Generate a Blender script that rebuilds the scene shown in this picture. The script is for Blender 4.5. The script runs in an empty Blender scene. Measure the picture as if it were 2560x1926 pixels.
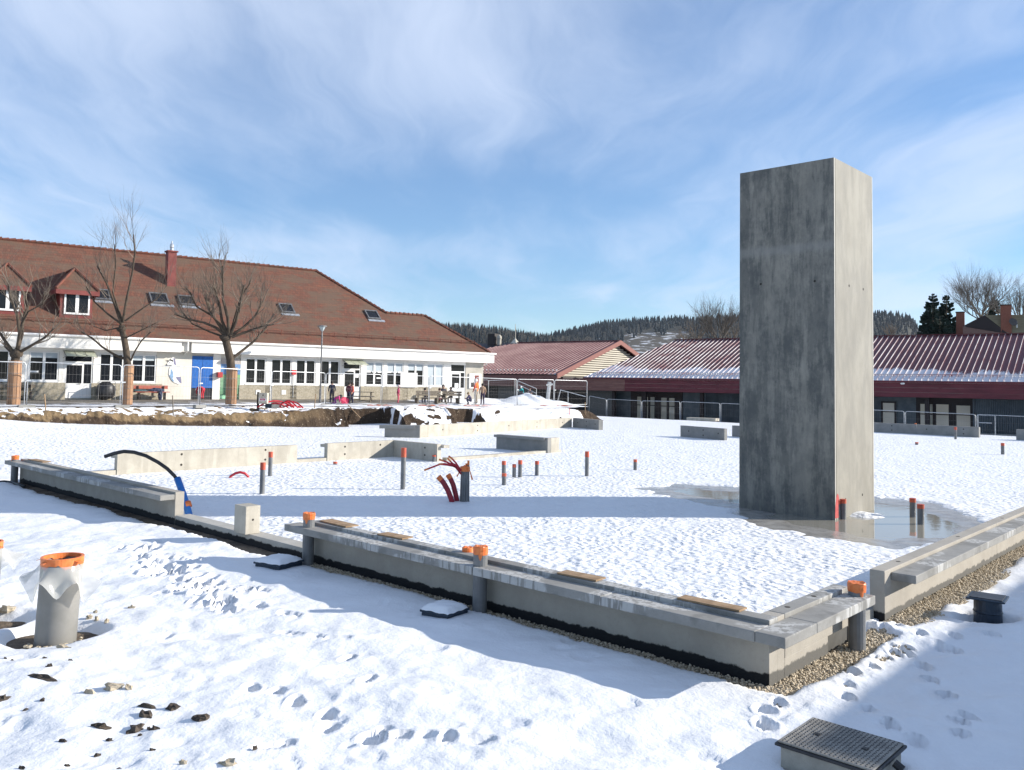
import bpy, bmesh, math, random
import numpy as np
from mathutils import Vector, Matrix
random.seed(7); RNG = np.random.default_rng(7)
scene = bpy.context.scene
COL = scene.collection
# ------------------------------------------------------------------ camera, sky, sun, exposure
F, PITCH, ROLL, TH, PPY, EYE = 2108.6, 0.054016, 0.016748, 0.8232947, 844.35, 2.7
cp_, sp_ = math.cos(PITCH), math.sin(PITCH)
FW = np.array([0, cp_, sp_]); UP0 = np.array([0, -sp_, cp_]); RT0 = np.array([1., 0, 0])
CR = RT0*math.cos(ROLL)+UP0*math.sin(ROLL); CU = -RT0*math.sin(ROLL)+UP0*math.cos(ROLL)
CAM = np.array([0, 0, EYE])
camd = bpy.data.cameras.new('camera'); cam = bpy.data.objects.new('camera', camd); COL.objects.link(cam)
cam.matrix_world = Matrix(((CR[0], CU[0], -FW[0], 0), (CR[1], CU[1], -FW[1], 0), (CR[2], CU[2], -FW[2], EYE), (0, 0, 0, 1)))
camd.sensor_fit = 'HORIZONTAL'; camd.sensor_width = 36; camd.lens = F/2560*36
camd.shift_y = (PPY-963)/2560; camd.clip_end = 9000; camd.clip_start = 0.1
scene.camera = cam
SUN_EL = math.radians(21.3); SHADOW = math.radians(-174.8)   # direction in which shadows fall
sund = bpy.data.lights.new('sun', 'SUN'); sun = bpy.data.objects.new('sun', sund); COL.objects.link(sun)
sund.energy = 4.6; sund.angle = math.radians(0.5); sund.color = (1.0, 0.93, 0.83)
ld = Vector((math.cos(SHADOW)*math.cos(SUN_EL), math.sin(SHADOW)*math.cos(SUN_EL), -math.sin(SUN_EL)))
sun.rotation_euler = ld.to_track_quat('-Z', 'Y').to_euler(); sun.location = (40, 5, 40)
scene.view_settings.view_transform = 'Standard'; scene.view_settings.look = 'None'
scene.view_settings.gamma = 1; scene.view_settings.use_curve_mapping = False
scene.view_settings.exposure = 0.83
world = bpy.data.worlds.new('World'); scene.world = world; world.use_nodes = True

class NT:
    """small helper round a node tree"""
    def __init__(s, t): s.t = t; s.n = t.nodes; s.l = t.links
    def new(s, typ, **k):
        n = s.n.new(typ)
        for a, b in k.items(): setattr(n, a, b)
        return n
    def link(s, a, b): s.l.new(a, b)
    def put(s, sock, v):
        if hasattr(v, 'is_output'): s.l.new(v, sock)
        else: sock.default_value = v
    def math(s, op, a, b=0.0, c=None, clamp=False):
        n = s.new('ShaderNodeMath', operation=op); n.use_clamp = clamp
        s.put(n.inputs[0], a); s.put(n.inputs[1], b)
        if c is not None: s.put(n.inputs[2], c)
        return n.outputs[0]
    def noise(s, vec, scale, detail=5, rough=.55, dist=0):
        n = s.new('ShaderNodeTexNoise'); s.put(n.inputs['Vector'], vec)
        n.inputs['Scale'].default_value = scale; n.inputs['Detail'].default_value = detail
        n.inputs['Roughness'].default_value = rough; n.inputs['Distortion'].default_value = dist
        return n.outputs[0]
    def mapping(s, vec, sc=(1, 1, 1), rot=(0, 0, 0), loc=(0, 0, 0)):
        n = s.new('ShaderNodeMapping'); s.put(n.inputs[0], vec)
        n.inputs['Location'].default_value = loc; n.inputs['Rotation'].default_value = rot; n.inputs['Scale'].default_value = sc
        return n.outputs[0]
    def ramp(s, fac, a, b):
        n = s.new('ShaderNodeMapRange'); n.interpolation_type = 'SMOOTHSTEP'; s.put(n.inputs[0], fac)
        n.inputs[1].default_value = a; n.inputs[2].default_value = b
        return n.outputs[0]
    def mix(s, fac, a, b):
        n = s.new('ShaderNodeMix', data_type='RGBA'); s.put(n.inputs[0], fac)
        for sock, v in ((n.inputs[6], a), (n.inputs[7], b)):
            if hasattr(v, 'is_output'): s.l.new(v, sock)
            else: sock.default_value = (*v[:3], 1)
        return n.outputs[2]
    def bump(s, h, dist, strength=1.0, normal=None):
        n = s.new('ShaderNodeBump'); s.put(n.inputs['Height'], h)
        n.inputs['Distance'].default_value = dist; n.inputs['Strength'].default_value = strength
        if normal is not None: s.l.new(normal, n.inputs['Normal'])
        return n.outputs[0]
    def sep(s, v):
        n = s.new('ShaderNodeSeparateXYZ'); s.put(n.inputs[0], v); return n.outputs
    def comb(s, x, y, z=0.0):
        n = s.new('ShaderNodeCombineXYZ'); s.put(n.inputs[0], x); s.put(n.inputs[1], y); s.put(n.inputs[2], z); return n.outputs[0]

w = NT(world.node_tree); w.n.clear()
wo = w.new('ShaderNodeOutputWorld'); bg = w.new('ShaderNodeBackground')
sky = w.new('ShaderNodeTexSky', sky_type='NISHITA'); sky.sun_disc = False
sky.sun_elevation = SUN_EL; sky.sun_rotation = math.radians(90)-(SHADOW+math.pi)
sky.altitude = 700; sky.air_density = 1.0; sky.dust_density = 0.15; sky.ozone_density = 4.0
tc = w.new('ShaderNodeTexCoord')
x_, y_, z_ = w.sep(tc.outputs['Generated'])
zz = w.math('ADD', w.math('MAXIMUM', z_, 0.0), 0.10)
pl = w.comb(w.math('DIVIDE', x_, zz), w.math('DIVIDE', y_, zz))
# cirrus: a stretched veil, a wispy layer and a slow mask that opens blue gaps
warp = w.new('ShaderNodeTexNoise'); w.put(warp.inputs['Vector'], pl); warp.inputs['Scale'].default_value = 0.9; warp.inputs['Detail'].default_value = 3
wv = w.new('ShaderNodeVectorMath', operation='MULTIPLY_ADD'); w.link(warp.outputs[1], wv.inputs[0]); wv.inputs[1].default_value = (.75, .75, 0); w.link(pl, wv.inputs[2])
st = w.mapping(wv.outputs[0], sc=(1.0, 0.38, 1), rot=(0, 0, math.radians(-38)))
n1 = w.noise(st, 1.35, 9, .58, .25)
st2 = w.mapping(wv.outputs[0], sc=(1.0, .22, 1), rot=(0, 0, math.radians(-52)), loc=(3.1, 1.7, 0))
n2 = w.noise(st2, 3.6, 8, .62, .6)
n3 = w.noise(w.mapping(pl, loc=(4.4, 1.3, 0)), 0.55, 2, .5)
dens = w.math('ADD', w.math('ADD', w.math('MULTIPLY', n1, .62), w.math('MULTIPLY', n2, .28)), w.math('MULTIPLY', n3, .75))
cl = w.math('ADD', w.math('MULTIPLY', w.ramp(dens, .64, 1.08), .74), .24)
low = w.ramp(z_, 0.0, 0.10)
cl = w.math('MULTIPLY', w.math('MULTIPLY', cl, .80), w.math('ADD', w.math('MULTIPLY', low, .6), .4))
hs = w.new('ShaderNodeHueSaturation'); w.link(sky.outputs[0], hs.inputs['Color']); hs.inputs['Saturation'].default_value = 1.22; hs.inputs['Value'].default_value = 1.42
skyc = w.mix(cl, hs.outputs[0], (6.9, 7.9, 9.8))
w.link(skyc, bg.inputs['Color']); bg.inputs['Strength'].default_value = 0.065
w.link(bg.outputs[0], wo.inputs['Surface'])

# ------------------------------------------------------------------ measuring helpers (photo pixel -> point on a real plane)
def ray(x, y): return FW+CR*(x-1280)/F-CU*(y-PPY)/F
def G(x, y, z=0.0):
    d = ray(x, y); return CAM+d*((z-EYE)/d[2])
def dep(x, y, D):
    d = ray(x, y); return CAM+d*(D/d[1])
def hgt(x, y, b):
    d = ray(x, y); return EYE+d[2]*math.hypot(b[0], b[1])/math.hypot(d[0], d[1])
class Plane:
    """vertical plane through o with direction angle a; returns (along, z)"""
    def __init__(s, o, a):
        s.o = np.array(o, float); s.e = np.array([math.cos(a), math.sin(a), 0]); s.n = np.array([-s.e[1], s.e[0], 0]); s.a = a
    def sz(s, x, y, off=0):
        d = ray(x, y); o = s.o+s.n*off; t = ((o-CAM)@s.n)/(d@s.n); p = CAM+d*t
        return (p-s.o)@s.e, p[2]
    def pt(s, a, off, z):
        p = s.o+s.e*a+s.n*off; return np.array([p[0], p[1], z])
DA = np.array([-math.sin(TH), math.cos(TH), 0]); DB = np.array([math.cos(TH), math.sin(TH), 0])
SO = np.array([2.373, 7.321, 0.])
def S(u, v, z=0.0):
    p = SO+DA*u+DB*v; return np.array([p[0], p[1], z])
def UVs(x, y):
    return (x-SO[0])*DA[0]+(y-SO[1])*DA[1], (x-SO[0])*DB[0]+(y-SO[1])*DB[1]

# ------------------------------------------------------------------ mesh and object helpers
class MB:
    def __init__(s): s.v = []; s.f = []; s.m = []
    def add(s, vs, fs, mat=0):
        b = len(s.v); s.v += [tuple(map(float, p)) for p in vs]; s.f += [tuple(i+b for i in f) for f in fs]; s.m += [mat]*len(fs); return s
    def box(s, x0, x1, y0, y1, z0, z1, mat=0):
        return s.add([(x0, y0, z0), (x1, y0, z0), (x1, y1, z0), (x0, y1, z0), (x0, y0, z1), (x1, y0, z1), (x1, y1, z1), (x0, y1, z1)],
                     [(0, 3, 2, 1), (4, 5, 6, 7), (0, 1, 5, 4), (1, 2, 6, 5), (2, 3, 7, 6), (3, 0, 4, 7)], mat)
    def obox(s, p, q, th, z0, z1, mat=0):
        """upright box whose front edge runs p->q (x,y), thickness th to its left"""
        p = np.array(p[:2], float); q = np.array(q[:2], float); d = q-p; d /= np.linalg.norm(d); n = np.array([-d[1], d[0]])*th
        c = [p, q, q+n, p+n]
        return s.add([(*a, z0) for a in c]+[(*a, z1) for a in c], [(0, 3, 2, 1), (4, 5, 6, 7), (0, 1, 5, 4), (1, 2, 6, 5), (2, 3, 7, 6), (3, 0, 4, 7)], mat)
    def prism(s, poly, d, mat=0):
        """polygon (3-D points) pushed by vector d"""
        n = len(poly); a = [np.array(p, float) for p in poly]; b = [p+np.array(d, float) for p in a]
        return s.add(a+b, [tuple(range(n))[::-1], tuple(range(n, 2*n))]+[(i, (i+1) % n, n+(i+1) % n, n+i) for i in range(n)], mat)
    def tube(s, pts, r, n=8, mat=0, caps=True):
        pts = [np.array(p, float) for p in pts]; k = len(pts); rs = r if hasattr(r, '__len__') else [r]*k
        b = len(s.v); prev = None
        for i, p in enumerate(pts):
            t = (pts[min(i+1, k-1)]-pts[max(i-1, 0)]); t = t/(np.linalg.norm(t)+1e-9)
            if prev is None:
                a = np.array([0, 0, 1.]) if abs(t[2]) < .9 else np.array([1., 0, 0]); u = np.cross(t, a)
            else: u = prev-t*(prev@t)
            u /= np.linalg.norm(u)+1e-9; prev = u; v = np.cross(t, u)
            for j in range(n):
                an = 2*math.pi*j/n; s.v.append(tuple(p+(u*math.cos(an)+v*math.sin(an))*rs[i]))
        for i in range(k-1):
            for j in range(n):
                s.f.append((b+i*n+j, b+i*n+(j+1) % n, b+(i+1)*n+(j+1) % n, b+(i+1)*n+j)); s.m.append(mat)
        if caps:
            s.f.append(tuple(b+j for j in range(n))[::-1]); s.m.append(mat); s.f.append(tuple(b+(k-1)*n+j for j in range(n))); s.m.append(mat)
        return s
    def lathe(s, prof, n=16, c=(0, 0, 0), mat=0, caps=True):
        b = len(s.v)
        for r, z in prof:
            for j in range(n):
                a = 2*math.pi*j/n; s.v.append((c[0]+r*math.cos(a), c[1]+r*math.sin(a), c[2]+z))
        for i in range(len(prof)-1):
            for j in range(n):
                s.f.append((b+i*n+j, b+i*n+(j+1) % n, b+(i+1)*n+(j+1) % n, b+(i+1)*n+j)); s.m.append(mat)
        if caps:
            s.f.append(tuple(b+j for j in range(n))[::-1]); s.m.append(mat); e = b+(len(prof)-1)*n; s.f.append(tuple(e+j for j in range(n))); s.m.append(mat)
        return s
    def blob(s, c, r, seed=0, mat=0, sq=(1, 1, 1), rough=.25, rings=6, seg=9):
        rr = random.Random(seed); vs = []; fs = []
        for i in range(1, rings):
            th = math.pi*i/rings
            for j in range(seg):
                ph = 2*math.pi*j/seg; k = r*(1+rough*(rr.random()-.5)*2)
                vs.append((c[0]+k*sq[0]*math.sin(th)*math.cos(ph), c[1]+k*sq[1]*math.sin(th)*math.sin(ph), c[2]+k*sq[2]*math.cos(th)))
        top = len(vs); vs.append((c[0], c[1], c[2]+r*sq[2])); vs.append((c[0], c[1], c[2]-r*sq[2]))
        for j in range(seg):
            fs.append((top, j, (j+1) % seg)); fs.append((top+1, (rings-2)*seg+(j+1) % seg, (rings-2)*seg+j))
            for i in range(rings-2): fs.append((i*seg+j, (i+1)*seg+j, (i+1)*seg+(j+1) % seg, i*seg+(j+1) % seg))
        return s.add(vs, fs, mat)
    def mesh(s, name, mats, smooth=False):
        me = bpy.data.meshes.new(name); me.from_pydata(s.v, [], s.f)
        for m in (mats if isinstance(mats, (list, tuple)) else [mats]): me.materials.append(m)
        if any(s.m): me.polygons.foreach_set('material_index', s.m)
        if smooth: me.polygons.foreach_set('use_smooth', [True]*len(s.f))
        me.update(); return me
    def build(s, name, mats, parent=None, smooth=False, bevel=0, loc=None, rot=None):
        o = bpy.data.objects.new(name, s.mesh(name, mats, smooth)); COL.objects.link(o)
        if parent is not None: o.parent = parent
        if loc is not None: o.location = loc
        if rot is not None: o.rotation_euler = rot
        if bevel:
            b = o.modifiers.new('bevel', 'BEVEL'); b.width = bevel; b.segments = 2; b.limit_method = 'ANGLE'
        return o
def tag(o, label=None, cat=None, group=None, kind=None):
    for k, v in (('label', label), ('category', cat), ('group', group), ('kind', kind)):
        if v: o[k] = v
    return o
def thing(name, label, cat, loc=(0, 0, 0), rotz=0, group=None):
    o = bpy.data.objects.new(name, None); COL.objects.link(o); o.location = tuple(map(float, loc)); o.rotation_euler = (0, 0, rotz); o.empty_display_size = .1
    return tag(o, label, cat, group)
def part(name, me, parent, loc=None, rot=None, scale=None):
    o = bpy.data.objects.new(name, me); COL.objects.link(o); o.parent = parent
    if loc is not None: o.location = tuple(map(float, loc))
    if rot is not None: o.rotation_euler = rot
    if scale is not None: o.scale = scale
    return o
def grid_mesh(name, X, Y, Z, mats, midx=None, smooth=True):
    r, c = X.shape; me = bpy.data.meshes.new(name)
    co = np.stack([X, Y, Z], -1).reshape(-1, 3).astype(np.float32)
    i = np.arange(r*c).reshape(r, c); q = np.stack([i[:-1, :-1], i[:-1, 1:], i[1:, 1:], i[1:, :-1]], -1).reshape(-1, 4)
    me.vertices.add(r*c); me.vertices.foreach_set('co', co.ravel())
    nq = len(q); me.loops.add(nq*4); me.loops.foreach_set('vertex_index', q.ravel().astype(np.int32))
    me.polygons.add(nq); me.polygons.foreach_set('loop_start', np.arange(0, nq*4, 4, dtype=np.int32)); me.polygons.foreach_set('loop_total', np.full(nq, 4, np.int32))
    for m in mats: me.materials.append(m)
    if midx is not None: me.polygons.foreach_set('material_index', midx.ravel().astype(np.int32))
    if smooth: me.polygons.foreach_set('use_smooth', np.ones(nq, bool))
    me.update(calc_edges=True); return me
def tri_mesh(name, V, T, mats, smooth=False, midx=None):
    me = bpy.data.meshes.new(name); V = np.asarray(V, np.float32); T = np.asarray(T, np.int32); k = T.shape[1]
    me.vertices.add(len(V)); me.vertices.foreach_set('co', V.ravel())
    me.loops.add(T.size); me.loops.foreach_set('vertex_index', T.ravel())
    me.polygons.add(len(T)); me.polygons.foreach_set('loop_start', np.arange(0, T.size, k, dtype=np.int32)); me.polygons.foreach_set('loop_total', np.full(len(T), k, np.int32))
    for m in mats: me.materials.append(m)
    if midx is not None: me.polygons.foreach_set('material_index', np.asarray(midx, np.int32))
    if smooth: me.polygons.foreach_set('use_smooth', np.ones(len(T), bool))
    me.update(calc_edges=True); return me
def link(name, me, parent=None):
    o = bpy.data.objects.new(name, me); COL.objects.link(o)
    if parent is not None: o.parent = parent
    return o
# numpy value noise
_P = np.random.default_rng(3).random((512, 512)).astype(np.float32)
def vnoise(x, y):
    xi = np.floor(x).astype(np.int64); yi = np.floor(y).astype(np.int64); fx = x-xi; fy = y-yi
    fx = fx*fx*(3-2*fx); fy = fy*fy*(3-2*fy); a = lambda i, j: _P[(xi+i) & 511, (yi+j) & 511]
    return (a(0, 0)*(1-fx)+a(1, 0)*fx)*(1-fy)+(a(0, 1)*(1-fx)+a(1, 1)*fx)*fy-.5
def fbm(x, y, o=4, g=.5):
    r = 0; k = 1.
    for i in range(o):
        r = r+k*vnoise(x+17.3*i, y-9.1*i); x = x*2.03; y = y*2.03; k *= g
    return r
def sstep(a, b, x):
    t = np.clip((x-a)/(b-a), 0, 1); return t*t*(3-2*t)

# ------------------------------------------------------------------ materials
def new_mat(name):
    m = bpy.data.materials.new(name); m.use_nodes = True; t = NT(m.node_tree); t.n.clear()
    out = t.new('ShaderNodeOutputMaterial'); p = t.new('ShaderNodeBsdfPrincipled'); t.link(p.outputs[0], out.inputs[0])
    return m, t, p
def mk(name, c1, c2=None, scale=4, rough=.7, bump=0, bscale=30, metallic=0, stretch=(1, 1, 1), lo=.35, hi=.65, spec=.4, detail=6, c3=None, s3=20, world_co=False):
    m, t, p = new_mat(name)
    if world_co: co = t.new('ShaderNodeNewGeometry').outputs['Position']
    else: co = t.new('ShaderNodeTexCoord').outputs['Object']
    co = t.mapping(co, sc=stretch)
    if c2 is None: p.inputs['Base Color'].default_value = (*c1, 1)
    else:
        c = t.mix(t.ramp(t.noise(co, scale, detail, .6), lo, hi), c1, c2)
        if c3 is not None: c = t.mix(t.ramp(t.noise(co, s3, 5, .65), .55, .72), c, c3)
        t.link(c, p.inputs['Base Color'])
    p.inputs['Roughness'].default_value = rough; p.inputs['Metallic'].default_value = metallic
    p.inputs['Specular IOR Level'].default_value = spec
    if bump: t.link(t.bump(t.noise(co, bscale, 6, .6), bump), p.inputs['Normal'])
    return m
M = {}
# snow
def snow_mat(name, crust):
    m, t, p = new_mat(name); co = t.new('ShaderNodeNewGeometry').outputs['Position']
    c = t.mix(t.noise(co, 2.2, 4), (.71, .73, .755), (.82, .828, .838)); t.link(c, p.inputs['Base Color'])
    p.inputs['Roughness'].default_value = .55; p.inputs['Specular IOR Level'].default_value = .3
    if crust:
        wv = t.new('ShaderNodeTexNoise'); t.put(wv.inputs['Vector'], co); wv.inputs['Scale'].default_value = 5; wv.inputs['Detail'].default_value = 3
        a = t.new('ShaderNodeVectorMath', operation='MULTIPLY_ADD'); t.link(wv.outputs[1], a.inputs[0]); a.inputs[1].default_value = (.16, .16, .0); t.link(co, a.inputs[2])
        v = t.new('ShaderNodeTexVoronoi', feature='SMOOTH_F1'); t.link(a.outputs[0], v.inputs['Vector']); v.inputs['Scale'].default_value = 8.5; v.inputs['Smoothness'].default_value = .6
        big = t.noise(co, .8, 3)
        h = t.math('MULTIPLY', t.math('ADD', t.math('MULTIPLY', v.outputs[0], 1.1), t.math('MULTIPLY', t.noise(co, 11, 4, .55), .7)), t.math('ADD', .45, t.math('MULTIPLY', t.ramp(big, .3, .65), .65)))
        b1 = t.bump(h, .036); b2 = t.bump(t.noise(co, 30, 4, .6), .006, 1, b1)
        t.link(b2, p.inputs['Normal'])
    else:
        b1 = t.bump(t.noise(co, 7, 4, .5), .018); b2 = t.bump(t.noise(co, 40, 4, .55), .0035, 1, b1); t.link(b2, p.inputs['Normal'])
    return m
M['snow'] = snow_mat('snow', False); M['crust'] = snow_mat('snow_crust', True)
# concrete family
def concrete(name, c1, c2, dark=None, drip=False, black=None, streak=0, bump=.002):
    m, t, p = new_mat(name); g = t.new('ShaderNodeNewGeometry'); co = g.outputs['Position']
    c = t.mix(t.ramp(t.noise(co, 2.3, 7, .62), .3, .7), c1, c2)
    c = t.mix(t.math('MULTIPLY', t.ramp(t.noise(co, 30, 4, .6), .5, .75), .22), c, tuple(k*.72 for k in c1))
    if dark:
        st = t.mapping(co, sc=(1, 1, .16)); c = t.mix(t.math('MULTIPLY', t.ramp(t.noise(st, 2.6, 7, .62, .4), .47, .60), streak or .6), c, dark)
    if drip:
        st = t.mapping(co, sc=(1, 1, .10)); d = t.math('MULTIPLY', t.ramp(t.noise(st, 17, 4, .6), .44, .52), t.ramp(t.noise(co, 1.25, 2), .52, .56))
        c = t.mix(t.math('MULTIPLY', d, .8), c, (.47, .47, .455))
        d2 = t.math('MULTIPLY', t.ramp(t.noise(t.mapping(co, loc=(7, 3, 1)), 2.1, 5), .54, .64), .55); c = t.mix(d2, c, (.14, .138, .13))
    r = .8
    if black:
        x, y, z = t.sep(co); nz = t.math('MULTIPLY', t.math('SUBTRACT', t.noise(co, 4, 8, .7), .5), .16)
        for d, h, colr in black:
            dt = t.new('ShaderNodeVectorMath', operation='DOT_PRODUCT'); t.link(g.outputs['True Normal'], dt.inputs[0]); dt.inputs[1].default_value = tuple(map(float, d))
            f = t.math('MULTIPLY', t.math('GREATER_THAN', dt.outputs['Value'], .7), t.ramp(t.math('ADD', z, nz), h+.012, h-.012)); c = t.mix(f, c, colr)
    t.link(c, p.inputs['Base Color']); p.inputs['Roughness'].default_value = r; p.inputs['Specular IOR Level'].default_value = .3
    t.link(t.bump(t.noise(co, 60, 5, .6), bump), p.inputs['Normal']); return m
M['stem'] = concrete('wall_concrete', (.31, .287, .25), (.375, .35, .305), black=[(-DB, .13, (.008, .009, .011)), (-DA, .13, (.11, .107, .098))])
M['ledge'] = concrete('ledge_concrete', (.215, .212, .20), (.29, .285, .268), drip=True)
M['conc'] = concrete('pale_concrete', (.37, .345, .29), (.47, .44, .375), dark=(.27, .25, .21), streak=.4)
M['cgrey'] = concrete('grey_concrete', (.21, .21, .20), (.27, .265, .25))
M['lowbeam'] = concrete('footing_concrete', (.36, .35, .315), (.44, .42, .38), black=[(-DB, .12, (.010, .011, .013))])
def tower_mat():
    m, t, p = new_mat('tower_concrete'); g = t.new('ShaderNodeNewGeometry'); co = g.outputs['Position']; x, y, z = t.sep(co)
    c = t.mix(t.ramp(t.noise(t.mapping(co, sc=(1, 1, .5)), 1.6, 7, .6), .3, .7), (.235, .225, .195), (.30, .288, .25))
    st = t.mapping(co, sc=(1.0, 1.0, .10))
    f1 = t.ramp(t.noise(t.mapping(co, sc=(1, 1, .35)), 2.4, 8, .66, .4), .42, .62)
    c = t.mix(t.math('MULTIPLY', f1, .45), c, (.19, .185, .168))
    # sunless face: broad wet streaks, pale runs, and an even darkening that paints in shade
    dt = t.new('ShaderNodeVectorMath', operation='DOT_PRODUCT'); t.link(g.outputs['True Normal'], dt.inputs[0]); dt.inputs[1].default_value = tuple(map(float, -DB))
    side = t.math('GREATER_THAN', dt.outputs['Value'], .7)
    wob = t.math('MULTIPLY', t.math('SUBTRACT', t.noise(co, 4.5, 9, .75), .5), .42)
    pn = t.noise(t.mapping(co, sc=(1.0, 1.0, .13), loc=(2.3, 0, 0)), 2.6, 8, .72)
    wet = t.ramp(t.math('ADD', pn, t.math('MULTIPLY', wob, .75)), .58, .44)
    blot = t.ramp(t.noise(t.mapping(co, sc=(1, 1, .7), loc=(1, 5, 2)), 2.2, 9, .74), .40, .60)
    shade_wetf = t.math('MULTIPLY', side, t.math('ADD', .16, t.math('ADD', t.math('MULTIPLY', wet, .48), t.math('MULTIPLY', blot, .32))))
    c = t.mix(shade_wetf, c, (.085, .09, .088))
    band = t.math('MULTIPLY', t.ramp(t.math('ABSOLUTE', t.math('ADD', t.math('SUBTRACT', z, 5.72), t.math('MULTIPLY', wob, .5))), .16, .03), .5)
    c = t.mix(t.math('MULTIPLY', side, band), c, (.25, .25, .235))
    t.link(c, p.inputs['Base Color']); p.inputs['Roughness'].default_value = .8; p.inputs['Specular IOR Level'].default_value = .3
    t.link(t.bump(t.noise(co, 40, 6, .65), .003), p.inputs['Normal']); return m
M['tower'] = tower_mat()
M['slab'] = mk('wet_slab', (.25, .24, .22), (.36, .35, .325), 3, rough=.22, bump=.004, bscale=25, spec=.5, world_co=True)
def water_mat():
    m, t, p = new_mat('puddle_water'); co = t.new('ShaderNodeNewGeometry').outputs['Position']
    p.inputs['Base Color'].default_value = (.27, .255, .215, 1); p.inputs['Roughness'].default_value = .05; p.inputs['Specular IOR Level'].default_value = .5
    t.link(t.bump(t.noise(co, 3, 3), .0012), p.inputs['Normal']); return m
M['water'] = water_mat()
M['gravel'] = mk('gravel_bed', (.20, .165, .115), (.38, .32, .23), 60, rough=.9, bump=.01, bscale=70, world_co=True)
M['stone'] = mk('pale_stone', (.36, .30, .21), (.58, .50, .38), 24, rough=.85, world_co=True, lo=.3, hi=.7)
M['soil'] = mk('bare_soil', (.075, .055, .040), (.17, .13, .09), 2.2, rough=.95, bump=.05, bscale=7, world_co=True)
M['clod'] = mk('soil_clod', (.035, .028, .024), (.09, .072, .055), 25, rough=.95, bump=.01, bscale=40)
M['rock'] = mk('pebble_stone', (.30, .25, .18), (.48, .42, .32), 22, rough=.9, bump=.004, bscale=50)
M['asphalt'] = mk('yard_asphalt', (.12, .11, .10), (.20, .185, .165), 1.2, rough=.8, bump=.003, bscale=50, world_co=True)
M['white'] = mk('white_paint', (.74, .72, .67), (.83, .81, .77), 1.3, rough=.6)
M['render'] = mk('pale_render', (.62, .59, .52), (.72, .69, .62), 1.1, rough=.85, bump=.004, bscale=40)
M['render2'] = mk('grey_render', (.36, .34, .29), (.45, .42, .365), 1.1, rough=.85, bump=.004, bscale=40)
M['boxc'] = mk('chamber_concrete', (.27, .255, .22), (.35, .33, .285), 5, rough=.85, bump=.003, bscale=40)
M['pebble'] = mk('pebbledash', (.31, .275, .205), (.43, .385, .30), 9, rough=.95, bump=.01, bscale=45)
M['pvcw'] = mk('window_frame_white', (.78, .78, .77), rough=.35)
def glass_mat(name, c, rough=.04, spec=.8):
    m, t, p = new_mat(name); p.inputs['Base Color'].default_value = (*c, 1); p.inputs['Roughness'].default_value = rough; p.inputs['Specular IOR Level'].default_value = spec; return m
M['glass'] = glass_mat('dark_glass', (.012, .014, .018), .06, .22); M['glassl'] = glass_mat('reflection_tint_glass', (.42, .385, .31), .06)  # second glass is coloured pale to stand in for bright reflections and lit interiors
M['blind'] = mk('pale_blind', (.42, .48, .52), rough=.5); M['paper'] = mk('white_sheet', (.82, .82, .82), rough=.6)
def tile_mat():
    m, t, p = new_mat('clay_tiles'); co = t.new('ShaderNodeTexCoord').outputs['Object']; x, y, z = t.sep(co)
    br = t.new('ShaderNodeTexBrick'); t.link(t.comb(x, t.math('MULTIPLY', z, 1.42)), br.inputs['Vector'])
    br.inputs['Scale'].default_value = 1; br.inputs['Brick Width'].default_value = .19; br.inputs['Row Height'].default_value = .26; br.inputs['Mortar Size'].default_value = .010; br.inputs['Mortar Smooth'].default_value = .6; br.inputs['Bias'].default_value = 0
    br.inputs['Color1'].default_value = (.170, .070, .046, 1); br.inputs['Color2'].default_value = (.122, .056, .040, 1); br.inputs['Mortar'].default_value = (.07, .036, .027, 1)
    moss = t.ramp(t.noise(t.mapping(co, sc=(.55, 1, 1.6)), .75, 9, .74), .42, .58)
    c = t.mix(t.math('MULTIPLY', moss, .72), br.outputs[0], (.118, .086, .062))
    c = t.mix(t.math('MULTIPLY', t.ramp(t.noise(t.mapping(co, sc=(.3, 1, 2.2), loc=(3, 1, 4)), 1.7, 7, .7), .55, .70), .45), c, (.245, .095, .05))
    c = t.mix(t.math('MULTIPLY', t.ramp(t.noise(co, 9, 4, .7), .58, .70), .5), c, (.06, .04, .03))
    t.link(c, p.inputs['Base Color']); p.inputs['Roughness'].default_value = .85; p.inputs['Specular IOR Level'].default_value = .25
    saw = t.math('FRACT', t.math('MULTIPLY', z, 1.42/.26)); t.link(t.bump(t.math('SUBTRACT', 1.0, saw), .04, .7), p.inputs['Normal']); return m
M['tile'] = tile_mat()
M['ridge'] = mk('ridge_tile', (.17, .055, .035), (.09, .045, .032), 3, rough=.85)
def metal_roof(name, snow):
    """dark red painted sheet; remains of snow lie on the lower part (object z = height)"""
    m, t, p = new_mat(name); co = t.new('ShaderNodeTexCoord').outputs['Object']; x, y, z = t.sep(co)
    c = t.mix(t.noise(t.mapping(co, sc=(3, .3, .3)), 2, 4), (.098, .020, .027), (.135, .028, .037))
    n = t.math('ADD', t.math('MULTIPLY', t.noise(t.mapping(co, sc=(1, .4, .4)), .28, 3), 1.0), t.math('MULTIPLY', t.noise(t.mapping(co, sc=(2.1, .5, .5)), 3.2, 7, .7), .55))
    hgt_ = t.ramp(z, snow[0], snow[1]); f = t.ramp(t.math('SUBTRACT', n, hgt_), snow[2], snow[2]+.10)
    c = t.mix(t.math('MULTIPLY', f, .82), c, (.80, .81, .84)); t.link(c, p.inputs['Base Color'])
    p.inputs['Roughness'].default_value = .5; p.inputs['Specular IOR Level'].default_value = .28; return m
M['mroof'] = metal_roof('red_sheet_roof', (3.5, 6.0, .43)); M['mroof2'] = metal_roof('red_sheet_roof_bare', (3.3, 5.6, .74))
M['seam'] = mk('seam_snow_rim', (.66, .65, .66), (.26, .10, .11), .6, rough=.5, lo=.35, hi=.75, stretch=(1, 1, 1), world_co=True)
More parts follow.
